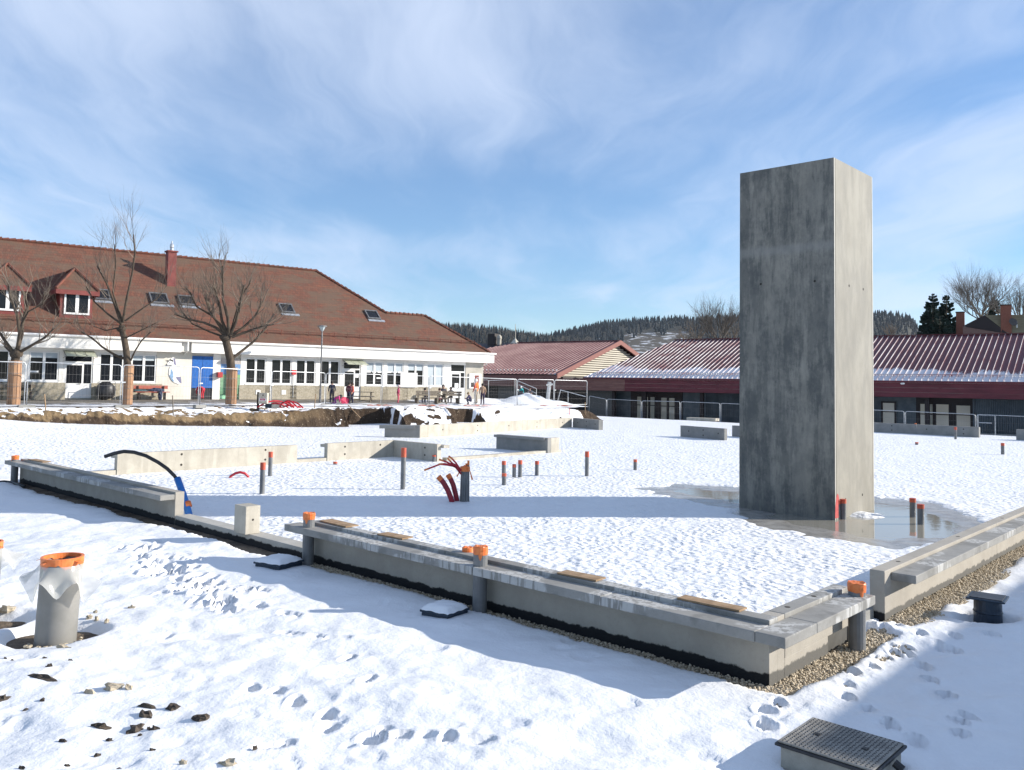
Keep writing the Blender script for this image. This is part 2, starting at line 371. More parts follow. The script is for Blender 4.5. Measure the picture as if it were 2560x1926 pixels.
M['seam2'] = mk('red_seam', (.17, .055, .058), (.30, .17, .17), .5, rough=.45, world_co=True)
M['rfascia'] = mk('red_boards', (.085, .011, .019), (.125, .018, .028), 1.2, rough=.6, stretch=(.3, 1, 3), world_co=True)
M['rfascia2'] = mk('brown_boards', (.145, .060, .052), (.19, .085, .07), 1.2, rough=.6, stretch=(.3, 1, 3), world_co=True)
M['clad'] = mk('grey_cladding', (.055, .072, .085), (.085, .105, .12), 1.5, rough=.6)
M['dark'] = mk('dark_brown_frame', (.014, .008, .009), rough=.6)
M['cream'] = mk('cream_slat', (.46, .43, .35), (.54, .50, .42), 3, rough=.7)
M['redwood'] = mk('red_timber', (.155, .034, .030), (.20, .050, .042), 3, rough=.65)
M['galv'] = mk('galvanised_steel', (.42, .44, .46), (.58, .60, .62), 6, rough=.42, metallic=.7)
M['steeld'] = mk('dull_steel', (.16, .16, .165), (.24, .24, .24), 6, rough=.5, metallic=.6)
M['pvc'] = mk('grey_pipe', (.13, .135, .14), (.18, .185, .19), 4, rough=.42)
M['pvcl'] = mk('pale_grey_pipe', (.185, .182, .168), (.225, .22, .205), 3, rough=.45)
M['orange'] = mk('orange_tape', (.66, .15, .035), (.74, .22, .065), 14, rough=.45)
M['spray'] = mk('orange_red_tape', (.56, .12, .055), (.42, .07, .045), 9, rough=.5)
M['red'] = mk('red_conduit', (.50, .030, .045), (.40, .022, .035), 5, rough=.4)
M['redd'] = mk('dark_red_conduit', (.32, .020, .038), (.24, .018, .03), 8, rough=.45)
M['bluep'] = mk('blue_pipe', (.015, .12, .42), (.02, .16, .50), 5, rough=.35)
M['black'] = mk('black_plastic', (.016, .017, .02), (.03, .03, .034), 5, rough=.45)
M['lidblue'] = mk('dark_blue_plastic', (.012, .025, .045), (.02, .036, .06), 5, rough=.4)
M['iron'] = mk('cast_lid', (.20, .19, .17), (.29, .275, .245), 7, rough=.6, c3=(.13, .13, .12), s3=30)
M['tread'] = mk('lid_tread', (.055, .055, .055), (.09, .088, .082), 7, rough=.5)
M['wood'] = mk('raw_plank', (.24, .155, .085), (.36, .245, .145), 6, rough=.75, stretch=(1, 1, 1))
M['oldwood'] = mk('weathered_timber', (.13, .11, .085), (.20, .17, .13), 5, rough=.85)
M['batten'] = mk('bark_batten', (.36, .21, .12), (.24, .135, .08), 3, rough=.85, stretch=(1, 1, .3))
M['bark'] = mk('dark_bark', (.042, .032, .024), (.090, .068, .048), 5, rough=.95, bump=.01, bscale=18, stretch=(1, 1, .4))
M['twig'] = mk('pale_twig', (.125, .098, .075), (.20, .165, .13), 2, rough=.9)
M['twigg'] = mk('grey_twig', (.10, .085, .072), (.15, .13, .11), 2, rough=.9)
M['spruce'] = mk('spruce_needles', (.008, .020, .015), (.020, .042, .030), .9, rough=.9, world_co=True)
M['spruce2'] = mk('far_spruce', (.002, .009, .018), (.005, .017, .027), .02, rough=.95, world_co=True)
M['birch'] = mk('far_bare_trunks', (.16, .135, .11), (.26, .23, .19), .2, rough=.95, world_co=True)
M['floor'] = mk('forest_floor', (.020, .024, .020), (.05, .045, .035), .05, rough=.95, world_co=True)
M['scrub'] = mk('hill_scrub', (.065, .055, .042), (.50, .52, .55), .06, rough=.95, lo=.52, hi=.60, detail=10, world_co=True)
M['far'] = mk('far_ground', (.30, .29, .26), (.75, .76, .78), .02, rough=.95, world_co=True)
M['film'] = None
def film_mat():
    m = bpy.data.materials.new('clear_film'); m.use_nodes = True; t = NT(m.node_tree); t.n.clear(); out = t.new('ShaderNodeOutputMaterial')
    d = t.new('ShaderNodeBsdfDiffuse'); d.inputs[0].default_value = (.78, .78, .74, 1); tl = t.new('ShaderNodeBsdfTranslucent'); tl.inputs[0].default_value = (.75, .75, .7, 1)
    tr = t.new('ShaderNodeBsdfTransparent'); gl = t.new('ShaderNodeBsdfGlossy'); gl.inputs['Roughness'].default_value = .15
    a = t.new('ShaderNodeMixShader'); a.inputs[0].default_value = .45; t.link(d.outputs[0], a.inputs[1]); t.link(tl.outputs[0], a.inputs[2])
    b = t.new('ShaderNodeMixShader'); b.inputs[0].default_value = .12; t.link(a.outputs[0], b.inputs[1]); t.link(gl.outputs[0], b.inputs[2])
    c = t.new('ShaderNodeMixShader'); c.inputs[0].default_value = .42; t.link(b.outputs[0], c.inputs[1]); t.link(tr.outputs[0], c.inputs[2])
    t.link(c.outputs[0], out.inputs[0]); return m
M['film'] = film_mat()
def plain(name, c, rough=.8):
    if name not in M: M[name] = mk(name, tuple(k*.85 for k in c), tuple(min(1, k*1.12) for k in c), 9, rough=rough)
    return M[name]
# ------------------------------------------------------------------ terrain
def rbf(pts):
    P = np.array(pts, float); n = len(P); d = np.hypot(P[:, None, 0]-P[None, :, 0], P[:, None, 1]-P[None, :, 1])
    K = d*d*np.log(d+1e-6); K[d == 0] = 0; K += np.eye(n)*.5
    A = np.zeros((n+3, n+3)); A[:n, :n] = K; A[:n, n] = 1; A[:n, n+1:] = P[:, :2]; A[n, :n] = 1; A[n+1:, :n] = P[:, :2].T
    c = np.linalg.solve(A, np.r_[P[:, 2], 0, 0, 0])
    def f(x, y):
        x = np.asarray(x, float); y = np.asarray(y, float); out = c[n]+c[n+1]*x+c[n+2]*y
        for i in range(n):
            r2 = (x-P[i, 0])**2+(y-P[i, 1])**2; out = out+c[i]*.5*r2*np.log(r2+1e-9)
        return out
    return f
FOOT = [(-260, 1040, 33), (0, 1052, 35), (150, 1060, 37), (300, 1065, 38.5), (450, 1068, 41), (600, 1068, 43.5), (750, 1068, 47), (900, 1067, 49.5),
        (1000, 1063, 50.5), (1150, 1061, 53), (1300, 1058.5, 57), (1450, 1055, 61), (1520, 1053, 63)]
TOPY = [(-260, 1020), (0, 1028), (150, 1033), (300, 1034), (450, 1036), (600, 1034), (700, 1029), (790, 1024), (900, 1024), (1000, 1021), (1150, 1021), (1300, 1022), (1450, 1024), (1490, 1026), (1505, 1036), (1520, 1056)]
footW = np.array([dep(x, y, d) for x, y, d in FOOT]); footX = np.array([f[0] for f in FOOT])
ctrl = []
for u in (-12, -6, 0, 7, 14, 20, 27):
    for v in (-9, -3, 3, 10, 18, 27, 36, 46):
        if u == 27 and v < 18: continue
        if u < -5 and v > 30: continue
        p = S(u, v); ctrl.append((p[0], p[1], 0.))
for p in footW: ctrl.append(tuple(p))
for p in footW: ctrl.append((p[0]-1.0, p[1]+3.0, p[2]))
ctrl += [(-30, 20, .25), (-24, 24, .2), (12, 6, .05), (18, 14, .1), (28, 30, .0)]
_B = rbf(ctrl)
def ground(x, y):
    u, v = UVs(x, y)
    return _B(x, y)-.85*sstep(50.5, 56, v+.18*np.maximum(0, 14-u)*0)
def yarr(lo, hi, k): return np.exp(np.arange(math.log(lo), math.log(hi), k))
gy = yarr(4.4, 74, .0056)
pos = [0.0]
while pos[-1] < 46: pos.append(pos[-1]+(.027 if pos[-1] < 6 else .027+.0115*(pos[-1]-6)))
gx = np.r_[-np.array(pos[:0:-1]), np.array(pos)]
GX, GY = np.meshgrid(gx, gy)
GU, GV = UVs(GX, GY)
GB = ground(GX, GY)
inside = (GU > .44) & (GV > .44)
far_ = sstep(10, 26, GY)
th = .07+fbm(GX*.45, GY*.8, 3)*.085*(1-.5*far_)+fbm(GX*1.5+3, GY*1.9, 3)*.052*(1-far_)+fbm(GX*3.1+8, GY*4.2, 2)*.020*(1-far_)+fbm(GX*5.1, GY*5.1+5, 2)*.015*(1-far_)
calm = sstep(-2.4, -.5, GV)*sstep(.3, -.0, GV)*(GU < 9)*(GU > -.2); th = th*(1-.5*calm)+.06*.5*calm
cr = .030+fbm(GX*.35, GY*.35, 2)*.016+fbm(GX*4.3, GY*4.3, 3)*.018*(1-.6*far_)
thick = np.where(inside, cr, th)
def carve(d, edge=.05, wob=.10, depth=.14, sc=1.6):
    """d > 0 inside: take the snow away down to below the ground sheet"""
    global thick
    m = sstep(-edge, edge, d+fbm(GX*sc, GY*sc, 3)*wob); thick = thick*(1-m)-depth*m
def rect(u0, u1, v0, v1): return np.minimum(np.minimum(GU-u0, u1-GU), np.minimum(GV-v0, v1-GV))
carve(rect(-.02, 7.9, .09, .30), .035, .07)                # gravel strip along the front wall
carve(rect(-.01, .50, .05, 2.75), .04, .10)               # round the corner
carve(rect(.0, .32, 3.15, 17), .04, .09)                # along the right wall
carve(rect(7.4, 20.6, .00, .34), .05, .16)                # dark strip along the left wall
for (px, py, r) in ((137, 1592, .40), (-12, 1560, .34), (2470, 1560, .26), (1135, 1560, .0)):
    if r:
        q = G(px, py); carve(r-np.hypot((GX-q[0])*.85, GY-q[1]), .08, .16, .12)
carve(.30-np.maximum(abs(GU+.84), abs(GV+.93)), .05, .1, .12)
PUD = np.array([(9.25, 11.83), (9.03, 13.04), (7.67, 13.75), (6.2, 14.2), (4.44, 14.69), (3.1, 14.56), (1.6, 12.17), (1.23, 10.26), (1.97, 8.47), (3.155, 8.42), (4.75, 9.1), (5.6, 10.2), (6.1, 10.6), (7.8, 11.04)])
def polysd(u, v, poly):
    d = np.full(u.shape, 1e9); ins = np.zeros(u.shape, bool); n = len(poly)
    for i in range(n):
        a = poly[i]; b = poly[(i+1) % n]; e = b-a; t = np.clip(((u-a[0])*e[0]+(v-a[1])*e[1])/(e@e), 0, 1)
        d = np.minimum(d, np.hypot(u-a[0]-t*e[0], v-a[1]-t*e[1]))
        c = ((a[1] > v) != (b[1] > v)) & (u < (b[0]-a[0])*(v-a[1])/(b[1]-a[1]+1e-12)+a[0]); ins ^= c
    return np.where(ins, d, -d)
carve(polysd(GU, GV, PUD)+.12, .30, .45, .13, 1.7)
q = G(2158, 1287); dd = np.hypot((GX-q[0])/.42, (GY-q[1])/.42); thick = np.maximum(thick, .085*(1-dd**2)+fbm(GX*5, GY*5, 2)*.03-.02)
SNZ = GB+thick
def stamp(px, py, a, b, ang, depth, z=.06, rim=.25):
    """press an oval hole; a across, b along, metres"""
    c = G(px, py, z); R = max(a, b)*1.7
    i0, i1 = np.searchsorted(gy, (c[1]-R, c[1]+R)); j0, j1 = np.searchsorted(gx, (c[0]-R, c[0]+R))
    if i1 <= i0 or j1 <= j0: return
    X = GX[i0:i1, j0:j1]-c[0]; Y = GY[i0:i1, j0:j1]-c[1]; ca, sa = math.cos(ang), math.sin(ang)
    r = np.hypot((X*ca+Y*sa)/a, (-X*sa+Y*ca)/b)
    SNZ[i0:i1, j0:j1] += -depth*1.4*sstep(1.06, .80, r)+depth*rim*np.exp(-((r-1.22)/.2)**2)
rs = random.Random(5)
c4 = lambda X, Y: (1740+X/2.698, 1240+Y/2.698)
for X, Y in [(1180, 880), (1260, 890), (1250, 850), (1345, 875), (1230, 930), (1310, 935), (1335, 1000), (1415, 1003), (1340, 1045), (1415, 1035), (1240, 1085), (1285, 1080), (1195, 1160), (1055, 1195), (1020, 1270), (1015, 1360), (1155, 1440), (1310, 1555), (1530, 1115), (1575, 1205), (1690, 1320), (1770, 1500), (1835, 1465), (1785, 1605), (1485, 1645), (1990, 955), (1740, 945), (1640, 1000), (1735, 1015), (1515, 930), (560, 1400)]:
    stamp(*c4(X, Y), .058*rs.uniform(.85, 1.2), .085*rs.uniform(.8, 1.25), rs.uniform(-.5, .5), .06*rs.uniform(.7, 1.1))
stamp(*c4(470, 1455), .08, .10, .2, .06); stamp(*c4(470, 1548), .075, .12, .1, .065)
c3 = lambda X, Y: (600+X/3.423, 1440+Y/3.423)
for X, Y, a, b, an, d in [(175, 250, .06, .16, .5, .05), (430, 325, .17, .05, -.5, .05), (430, 480, .20, .05, -.55, .05), (840, 545, .15, .035, -.1, .05), (660, 520, .11, .03, -.5, .03), (925, 705, .055, .12, -.3, .06), (1085, 920, .062, .15, -.25, .06), (745, 1200, .065, .10, .0, .05), (765, 1305, .075, .085, .2, .05), (1130, 1410, .10, .10, .3, .07),
    (1380, 1390, .08, .06, 0, .05), (1600, 1390, .07, .04, 0, .03), (1780, 1405, .06, .07, .2, .05), (2050, 1430, .12, .05, 0, .05), (320, 1020, .06, .09, .4, .055), (100, 990, .06, .10, .5, .055), (480, 1110, .07, .10, .2, .06), (290, 1470, .16, .035, .5, .06), (1230, 1330, .06, .06, 0, .04), (190, 130, .10, .05, -.3, .05)]:
    stamp(*c3(X, Y), a, b, an, d)
for k in range(95):                                            # trampled track that runs up to the left wall
    t = rs.random(); px = 330+t*260+rs.gauss(0, 26); py = 1375+t*140+rs.gauss(0, 20)
    stamp(px, py, rs.uniform(.05, .13), rs.uniform(.05, .11), rs.uniform(-1, 1), rs.uniform(.025, .06), rim=.5)
for k in range(70):                                           # old softened prints
    px = rs.uniform(-100, 1900); py = rs.uniform(1440, 1920)
    stamp(px, py, rs.uniform(.05, .14), rs.uniform(.05, .15), rs.uniform(-1, 1), rs.uniform(.004, .013), rim=.35)
mid = inside[:-1, :-1].astype(np.int32)
snow = link('snow_ground', grid_mesh('snow_ground', GX, GY, SNZ, [M['snow'], M['crust']], mid)); tag(snow, kind='structure')
# soil under the snow, slab and water where the snow has melted round the shaft
sx, sy = np.meshgrid(np.arange(-46, 46.1, .5), np.arange(3, 75, .5))
tag(link('soil_ground', grid_mesh('soil_ground', sx, sy, ground(sx, sy)-.055, [M['soil']])), kind='structure')
pu, pv = np.meshgrid(np.arange(.5, 11, .05), np.arange(7.2, 16, .05))
sd = polysd(pu, pv, PUD)-.15+fbm(pu*1.3, pv*1.3, 3)*.35
pz = -.004-.030*sstep(-.05, .75, sd)+fbm(pu*2.2, pv*2.2, 4)*.016
px_ = SO[0]+DA[0]*pu+DB[0]*pv; py_ = SO[1]+DA[1]*pu+DB[1]*pv
tag(link('concrete_slab', grid_mesh('concrete_slab', px_[::-1], py_[::-1], pz[::-1], [M['slab']])), kind='structure')
wm = MB(); wm.add([S(.6, 7.4, -.0165), S(10.8, 7.4, -.0165), S(10.8, 15.8, -.0165), S(.6, 15.8, -.0165)], [(3, 2, 1, 0)])
tag(wm.build('puddle_water', M['water']), kind='structure')
# gravel: a bed and loose stones
def strip(name, u0, u1, v0, v1, z):
    uu, vv = np.meshgrid(np.linspace(u0, u1, max(3, int((u1-u0)/.06))), np.linspace(v0, v1, max(3, int((v1-v0)/.06))))
    zz_ = z(uu, vv)+fbm(uu*8, vv*8, 2)*.012; X = SO[0]+DA[0]*uu+DB[0]*vv; Y = SO[1]+DA[1]*uu+DB[1]*vv
    return X[::-1], Y[::-1], zz_[::-1]
zf = lambda u, v: .012+0*u
zr = lambda u, v: .01+.035*sstep(2.4, 3.6, v)
for k, (a, zfun) in enumerate((((-.25, 7.9, -.10, .29), zf), ((-.25, .30, .29, 2.9), zr), ((-.16, .30, 2.9, 17), zr), ((7.9, 20.8, -.1, .29), zf))):
    tag(link('gravel_bed', grid_mesh('gravel_bed', *strip('g', *a, zfun), [M['gravel'] if k < 3 else M['soil']])), kind='structure')
ico = bmesh.new(); bmesh.ops.create_icosphere(ico, subdivisions=1, radius=1); iv = np.array([v.co[:] for v in ico.verts]); it = np.array([[v.index for v in f.verts] for f in ico.faces]); ico.free()
def scatter_stones(name, spots, rad):
    n = len(spots); r = RNG.uniform(.55, 1.35, (n, 1, 1))*np.array(rad).reshape(-1, 1, 1); sc = RNG.uniform(.6, 1.25, (n, 1, 3)); jit = 1+RNG.uniform(-.22, .22, (n, len(iv), 1))
    an = RNG.uniform(0, 6.28, n); ca, sa = np.cos(an), np.sin(an); V = iv[None]*sc*jit
    X = V[..., 0]*ca[:, None]-V[..., 1]*sa[:, None]; Y = V[..., 0]*sa[:, None]+V[..., 1]*ca[:, None]; V = np.stack([X, Y, V[..., 2]*.8], -1)*r+np.array(spots)[:, None]
    T = it[None]+np.arange(n)[:, None, None]*len(iv); return tri_mesh(name, V.reshape(-1, 3), T.reshape(-1, 3), [M['stone']])
def spots(u0, u1, v0, v1, n, z):
    u = RNG.uniform(u0, u1, n); v = RNG.uniform(v0, v1, n); zz_ = z(u, v)+RNG.uniform(-.004, .012, n)
    return np.stack([SO[0]+DA[0]*u+DB[0]*v, SO[1]+DA[1]*u+DB[1]*v, zz_], -1)
allsp = np.concatenate([spots(-.2, 7.8, -.05, .29, 4200, zf), spots(-.22, .30, -.1, 2.9, 4200, zr), spots(-.14, .28, 2.9, 9, 4600, zr), spots(-.14, .28, 9, 16, 2600, zr)])
tag(link('gravel', scatter_stones('gravel', allsp, np.full(len(allsp), .0145))), 'loose rounded gravel lying along the foot of the foundation walls', 'gravel', kind='stuff')

# ------------------------------------------------------------------ earth bank and schoolyard behind it
_tx = np.arange(-260, 1521, 2.0)
fx_ = np.interp(_tx, footX, footW[:, 0]); fy_ = np.interp(_tx, footX, footW[:, 1]); fz_ = np.interp(_tx, footX, footW[:, 2])
ty_ = np.interp(_tx, [t[0] for t in TOPY], [t[1] for t in TOPY]); td = np.interp(_tx, footX, [f[2] for f in FOOT])+1.0
tz_ = np.array([dep(a, b, d)[2] for a, b, d in zip(_tx, ty_, td)]); tz_ = np.maximum(tz_, fz_+.02)
nx_ = np.gradient(fy_); ny_ = -np.gradient(fx_); k_ = np.hypot(nx_, ny_); nx_, ny_ = -nx_/k_, -ny_/k_
nx_ = np.convolve(np.pad(nx_, 40, 'edge'), np.ones(81)/81, 'valid'); ny_ = np.convolve(np.pad(ny_, 40, 'edge'), np.ones(81)/81, 'valid')
yardpts = [(*dep(x, y, d),) for x, y, d in ((-150, 1018, 36), (63, 1016, 38.7), (302, 1016, 41.7), (497, 1015, 44.5), (675, 1014, 49), (812, 1012, 52.5), (953, 1012, 55.5), (1072, 1013, 58), (1187, 1013, 61), (1292, 1014, 63.5), (1384, 1013, 66), (1468, 1013, 69), (0, 1000, 45.5), (461, 999, 51.4), (800, 998.5, 56.8), (1208, 998.5, 65), (1300, 1003, 74), (1450, 1008, 80))]
YARD = rbf(yardpts)
ww = np.r_[np.linspace(-1.6, 3.4, 84), np.linspace(3.6, 5, 6)]
TX, WW = np.meshgrid(_tx, ww)
n_ = fbm(TX*.012, WW*.5+3, 3)*1.2+fbm(TX*.06, WW*2.0, 3)*.35
shift = np.interp(TX, [-260, 690, 760, 860, 885, 985, 1000, 1060, 1122, 1132, 1205, 1222, 1520], [0, 0, -.5, -.5, 1.9, 1.7, -1.5, -1.7, -1.3, 1.3, 1.2, -.4, -.3])
L = np.interp(TX, [-260, 860, 885, 985, 1003, 1120, 1132, 1205, 1225, 1520], [.8, .8, .45, .45, 2.6, 2.4, .5, .5, 2.2, 1.6])
pr = sstep(0, 1, (WW-shift+n_*.5)/L)
hole = np.interp(TX, [870, 890, 985, 1000, 1122, 1134, 1206, 1222], [0, 1, 1, 0, 0, .7, .7, 0])*sstep(.1, -.3, (WW-shift+n_*.5))
BX = fx_[None]+nx_[None]*WW; BY = fy_[None]+ny_[None]*WW
back = sstep(1.2, 3.6, WW); tzz = tz_[None]*(1-back)+(YARD(BX, BY)-.03)*back
tzz = np.where(TX > 1480, tz_[None], tzz)
BZ = (fz_[None]-.10-.35*hole)*(1-pr)+tzz*pr+fbm(TX*.016, WW*1.4, 4)*.20*sstep(-.4, .3, WW)*sstep(3.4, 1.5, WW)+fbm(TX*.07, WW*4, 3)*.07*sstep(-.4, .3, WW)*sstep(3.4, 1.5, WW)
bme = grid_mesh('earth_bank', BX, BY, BZ, [])
gx_ = np.abs(np.gradient(BZ, axis=0))/np.gradient(ww)[:, None]
sn = sstep(.75, .35, gx_+fbm(TX*.07, WW*2.6, 4)*1.5-.25*(TX > 1000)+.45*(TX < 880)*(WW < 1.3))
sn = np.where((TX > 1220) & (WW < 2.0), np.maximum(sn, sstep(-.25, .0, fbm(TX*.05, WW*1.1, 4)+.22)), sn)
sn = sn*(1-.9*sstep(1.5, 1.75, WW)*sstep(2.5, 2.2, WW)*sstep(-.12, .06, fbm(TX*.035, WW*1.5+9, 3))*(TX > 900)); sn = np.where((TX > 1462) & (WW < 1.6), sn*.25, sn)
for nm, arr in (('snow', sn), ('h', pr+fbm(TX*.04, WW*.8, 3)*.5)):
    at = bme.attributes.new(nm, 'FLOAT', 'POINT'); at.data.foreach_set('value', arr.ravel().astype(np.float32))
def bank_mat():
    m, t, p = new_mat('bank_earth'); g = t.new('ShaderNodeNewGeometry'); co = g.outputs['Position']; x, y, z = t.sep(co)
    a = t.new('ShaderNodeAttribute', attribute_name='snow').outputs['Fac']; h = t.new('ShaderNodeAttribute', attribute_name='h').outputs['Fac']
    dk = t.mix(t.noise(co, 3, 6, .7), (.028, .020, .015), (.085, .06, .042)); tn = t.mix(t.noise(co, 4, 7, .7), (.115, .08, .045), (.27, .195, .115))
    c = t.mix(t.math('MULTIPLY', t.ramp(h, .45, .72), t.ramp(x, -9.5, -13.5)), dk, tn)
    c = t.mix(t.math('MULTIPLY', t.ramp(t.noise(co, 11, 3), .62, .68), .7), c, (.30, .25, .18))
    c = t.mix(t.ramp(t.math('ADD', a, t.math('MULTIPLY', t.math('SUBTRACT', t.noise(co, 5, 5, .7), .5), .6)), .45, .55), c, (.86, .87, .89)); t.link(c, p.inputs['Base Color'])
    p.inputs['Roughness'].default_value = .95; p.inputs['Specular IOR Level'].default_value = .1
    t.link(t.bump(t.noise(co, 9, 6, .7), .06), p.inputs['Normal']); return m
bme.materials.append(bank_mat()); tag(link('earth_bank', bme), kind='structure')
wy = np.linspace(3.0, 40, 50); TX2, WY = np.meshgrid(np.arange(-260, 1521, 10.0), wy)
YX = np.interp(TX2, _tx, fx_)+np.interp(TX2, _tx, nx_)*WY; YY = np.interp(TX2, _tx, fy_)+np.interp(TX2, _tx, ny_)*WY
def yard_mat():
    m, t, p = new_mat('yard_surface'); co = t.new('ShaderNodeNewGeometry').outputs['Position']; d = t.new('ShaderNodeAttribute', attribute_name='d').outputs['Fac']
    c = t.mix(t.ramp(t.noise(co, .7, 5), .35, .65), (.115, .10, .085), (.20, .18, .15))
    c = t.mix(t.ramp(t.math('SUBTRACT', t.noise(t.mapping(co, sc=(.35, 1, 1), rot=(0, 0, -.6)), 1.6, 7, .7), t.math('MULTIPLY', d, .055)), .36, .42), c, (.80, .81, .84)); t.link(c, p.inputs['Base Color'])
    p.inputs['Roughness'].default_value = .75; t.link(t.bump(t.noise(co, 20, 4), .01), p.inputs['Normal']); return m
yme = grid_mesh('schoolyard', YX, YY, YARD(YX, YY), [yard_mat()]); at = yme.attributes.new('d', 'FLOAT', 'POINT'); at.data.foreach_set('value', np.maximum(0, WY-3-5.5*(TX2 > 1215)).ravel().astype(np.float32))
tag(link('schoolyard', yme), kind='structure')
# ground far beyond and the forested hills
fm = MB(); fm.add([(-2600, -150, -1.6), (2600, -150, -1.6), (2600, 2450, -1.6), (-2600, 2450, -1.6)], [(0, 1, 2, 3)]); tag(fm.build('far_ground', M['far']), kind='structure')
cone_v = []; cone_t = []
def conifer_template(seed):
    r = random.Random(seed); vs = []; ts = []
    for tier in range(4):
        z0 = .12+tier*.2; z1 = min(1.0, z0+.36); rad = .20*(1-tier*.22); n = 7; b = len(vs); vs.append((r.gauss(0, .01), r.gauss(0, .01), z1))
        for j in range(n):
            a = 6.283*(j+.5*tier)/n; k = rad*r.uniform(.6, 1.25); vs.append((k*math.cos(a), k*math.sin(a), z0+r.uniform(-.05, .05)))
        for j in range(n): ts.append((b, b+1+j, b+1+(j+1) % n))
    return np.array(vs), np.array(ts)
TPL = [conifer_template(k) for k in range(5)]
def plant(name, spots, H, W, mat, label):
    V = []; T = []; b = 0
    for i, (p, h) in enumerate(zip(spots, H)):
        v, t = TPL[i % 5]; a = (i*2.4) % 6.28; s = h*W
        V.append(np.stack([(v[:, 0]*math.cos(a)-v[:, 1]*math.sin(a))*s, (v[:, 0]*math.sin(a)+v[:, 1]*math.cos(a))*s, v[:, 2]*h], -1)+p); T.append(t+b); b += len(v)
    return tag(link(name, tri_mesh(name, np.concatenate(V), np.concatenate(T), [mat])), label, 'forest', kind='stuff')
SKY1 = [(-600, 845), (900, 840), (1150, 838), (1200, 842), (1250, 846), (1290, 853), (1340, 862), (1420, 866), (1520, 868), (1700, 870), (3200, 880)]
SKY2 = [(-600, 890), (1240, 868), (1330, 862), (1400, 842), (1450, 831), (1500, 820), (1560, 813), (1620, 809), (1700, 806), (1780, 803), (1900, 800), (2050, 797), (2180, 794), (2270, 798), (2300, 835), (2330, 848), (2480, 830), (2600, 800), (3200, 790)]
def hill(name, sky_, D0, D1, mats, clear):
    xs = np.arange(-600, 3201, 25.); ys = np.interp(xs, [a for a, b in sky_], [b for a, b in sky_]); rows = np.linspace(0, 1, 14)
    top = np.array([dep(a, b, D1) for a, b in zip(xs, ys)]); X = []; Y = []; Z = []
    for r in rows:
        D = D0+(D1-D0)*r; X.append(top[:, 0]*D/D1); Y.append(np.full(len(xs), D)); Z.append(-1.5+(top[:, 2]+1.5)*sstep(-.15, 1, r)**1.2)
    X.append(top[:, 0]*1.3); Y.append(np.full(len(xs), D1*1.3)); Z.append(np.full(len(xs), -1.5))
    X, Y, Z = map(np.array, (X, Y, Z)); PX, RR_ = np.meshgrid((xs[:-1]+xs[1:])/2, np.r_[(rows[:-1]+rows[1:])/2, 2]); tag(link(name, grid_mesh(name, X, Y, Z, mats, clear(PX, RR_).astype(np.int32))), kind='structure')
    def at(px, r):
        D = D0+(D1-D0)*r; q = dep(px, np.interp(px, xs, ys), D1); return np.array([q[0]*D/D1, D, -1.5+(q[2]+1.5)*float(sstep(-.15, 1, r))**1.2])
    return at
h1 = hill('wooded_hill', SKY1, 500, 1000, [M['floor'], M['scrub']], lambda px, r: (px > 1390) & (r > .2)); h2 = hill('wooded_hill', SKY2, 900, 1800, [M['floor'], M['scrub']], lambda px, r: (((px > 1560) & (px < 1725)) | ((px > 1400) & (px < 1510))) & (r < .62))
r1 = random.Random(11)
sp1 = []; H1 = []; sp1b = []
for k in range(1500):
    px = r1.uniform(1080, 1480); r = r1.uniform(.55, 1.03); p = h1(px, min(r, 1.0)); (sp1 if r > .86 or r1.random() < .35 else sp1b).append(p)
plant('spruce_wood', sp1, [r1.uniform(8, 15) for _ in sp1], .55, M['spruce2'], 'dark spruce wood on the low left hill behind the roofs')
tb = MB()
for p in sp1b:
    h = r1.uniform(8, 13); tb.tube([p, p+np.array([r1.gauss(0, .3), 0, h])], [.35, .1], 3, caps=False)
    for j in range(5):
        z = h*r1.uniform(.45, .95); tb.tube([p+np.array([0, 0, z]), p+np.array([r1.uniform(-2, 2), r1.uniform(-1, 1), z+r1.uniform(.6, 2.4)])], [.18, .05], 3, caps=False)
tag(tb.build('bare_wood', M['birch']), 'belt of pale bare trunks at the foot of the low left hill', 'forest', kind='stuff')
sp2 = []; H2 = []
while len(sp2) < 5200:
    px = r1.uniform(1180, 2720); r = r1.random()**.75
    if 1560 < px < 1725 and r < .58+.06*math.sin(px*.09)+.06*(px-1560)/165: continue
    if 1400 < px < 1500 and r < .42: continue
    if px > 2305 and r1.random() < .3: continue
    p = h2(px, r); sp2.append(p); H2.append(r1.uniform(8, 15)*(.6 if r > .9 else 1))
for px in np.arange(1180, 2720, 2.6): sp2.append(h2(px, .995)); H2.append(r1.choice((5, 6, 6, 7, 8, 10))*r1.uniform(.7, 1.15))
plant('spruce_forest', sp2, H2, 1.05, M['spruce2'], 'dark spruce forest covering the far hill behind the red roofs')

hz = new_mat('haze')[0]; hz.node_tree.nodes.clear(); ht = NT(hz.node_tree); ho = ht.new('ShaderNodeOutputMaterial'); hv = ht.new('ShaderNodeVolumePrincipled')
hv.inputs['Color'].default_value = (.80, .90, 1.0, 1); hv.inputs['Density'].default_value = .00004; ht.link(hv.outputs[0], ho.inputs['Volume'])
tag(MB().box(-2620, 2620, -170, 2470, -3, 330).build('haze', hz), kind='stuff')
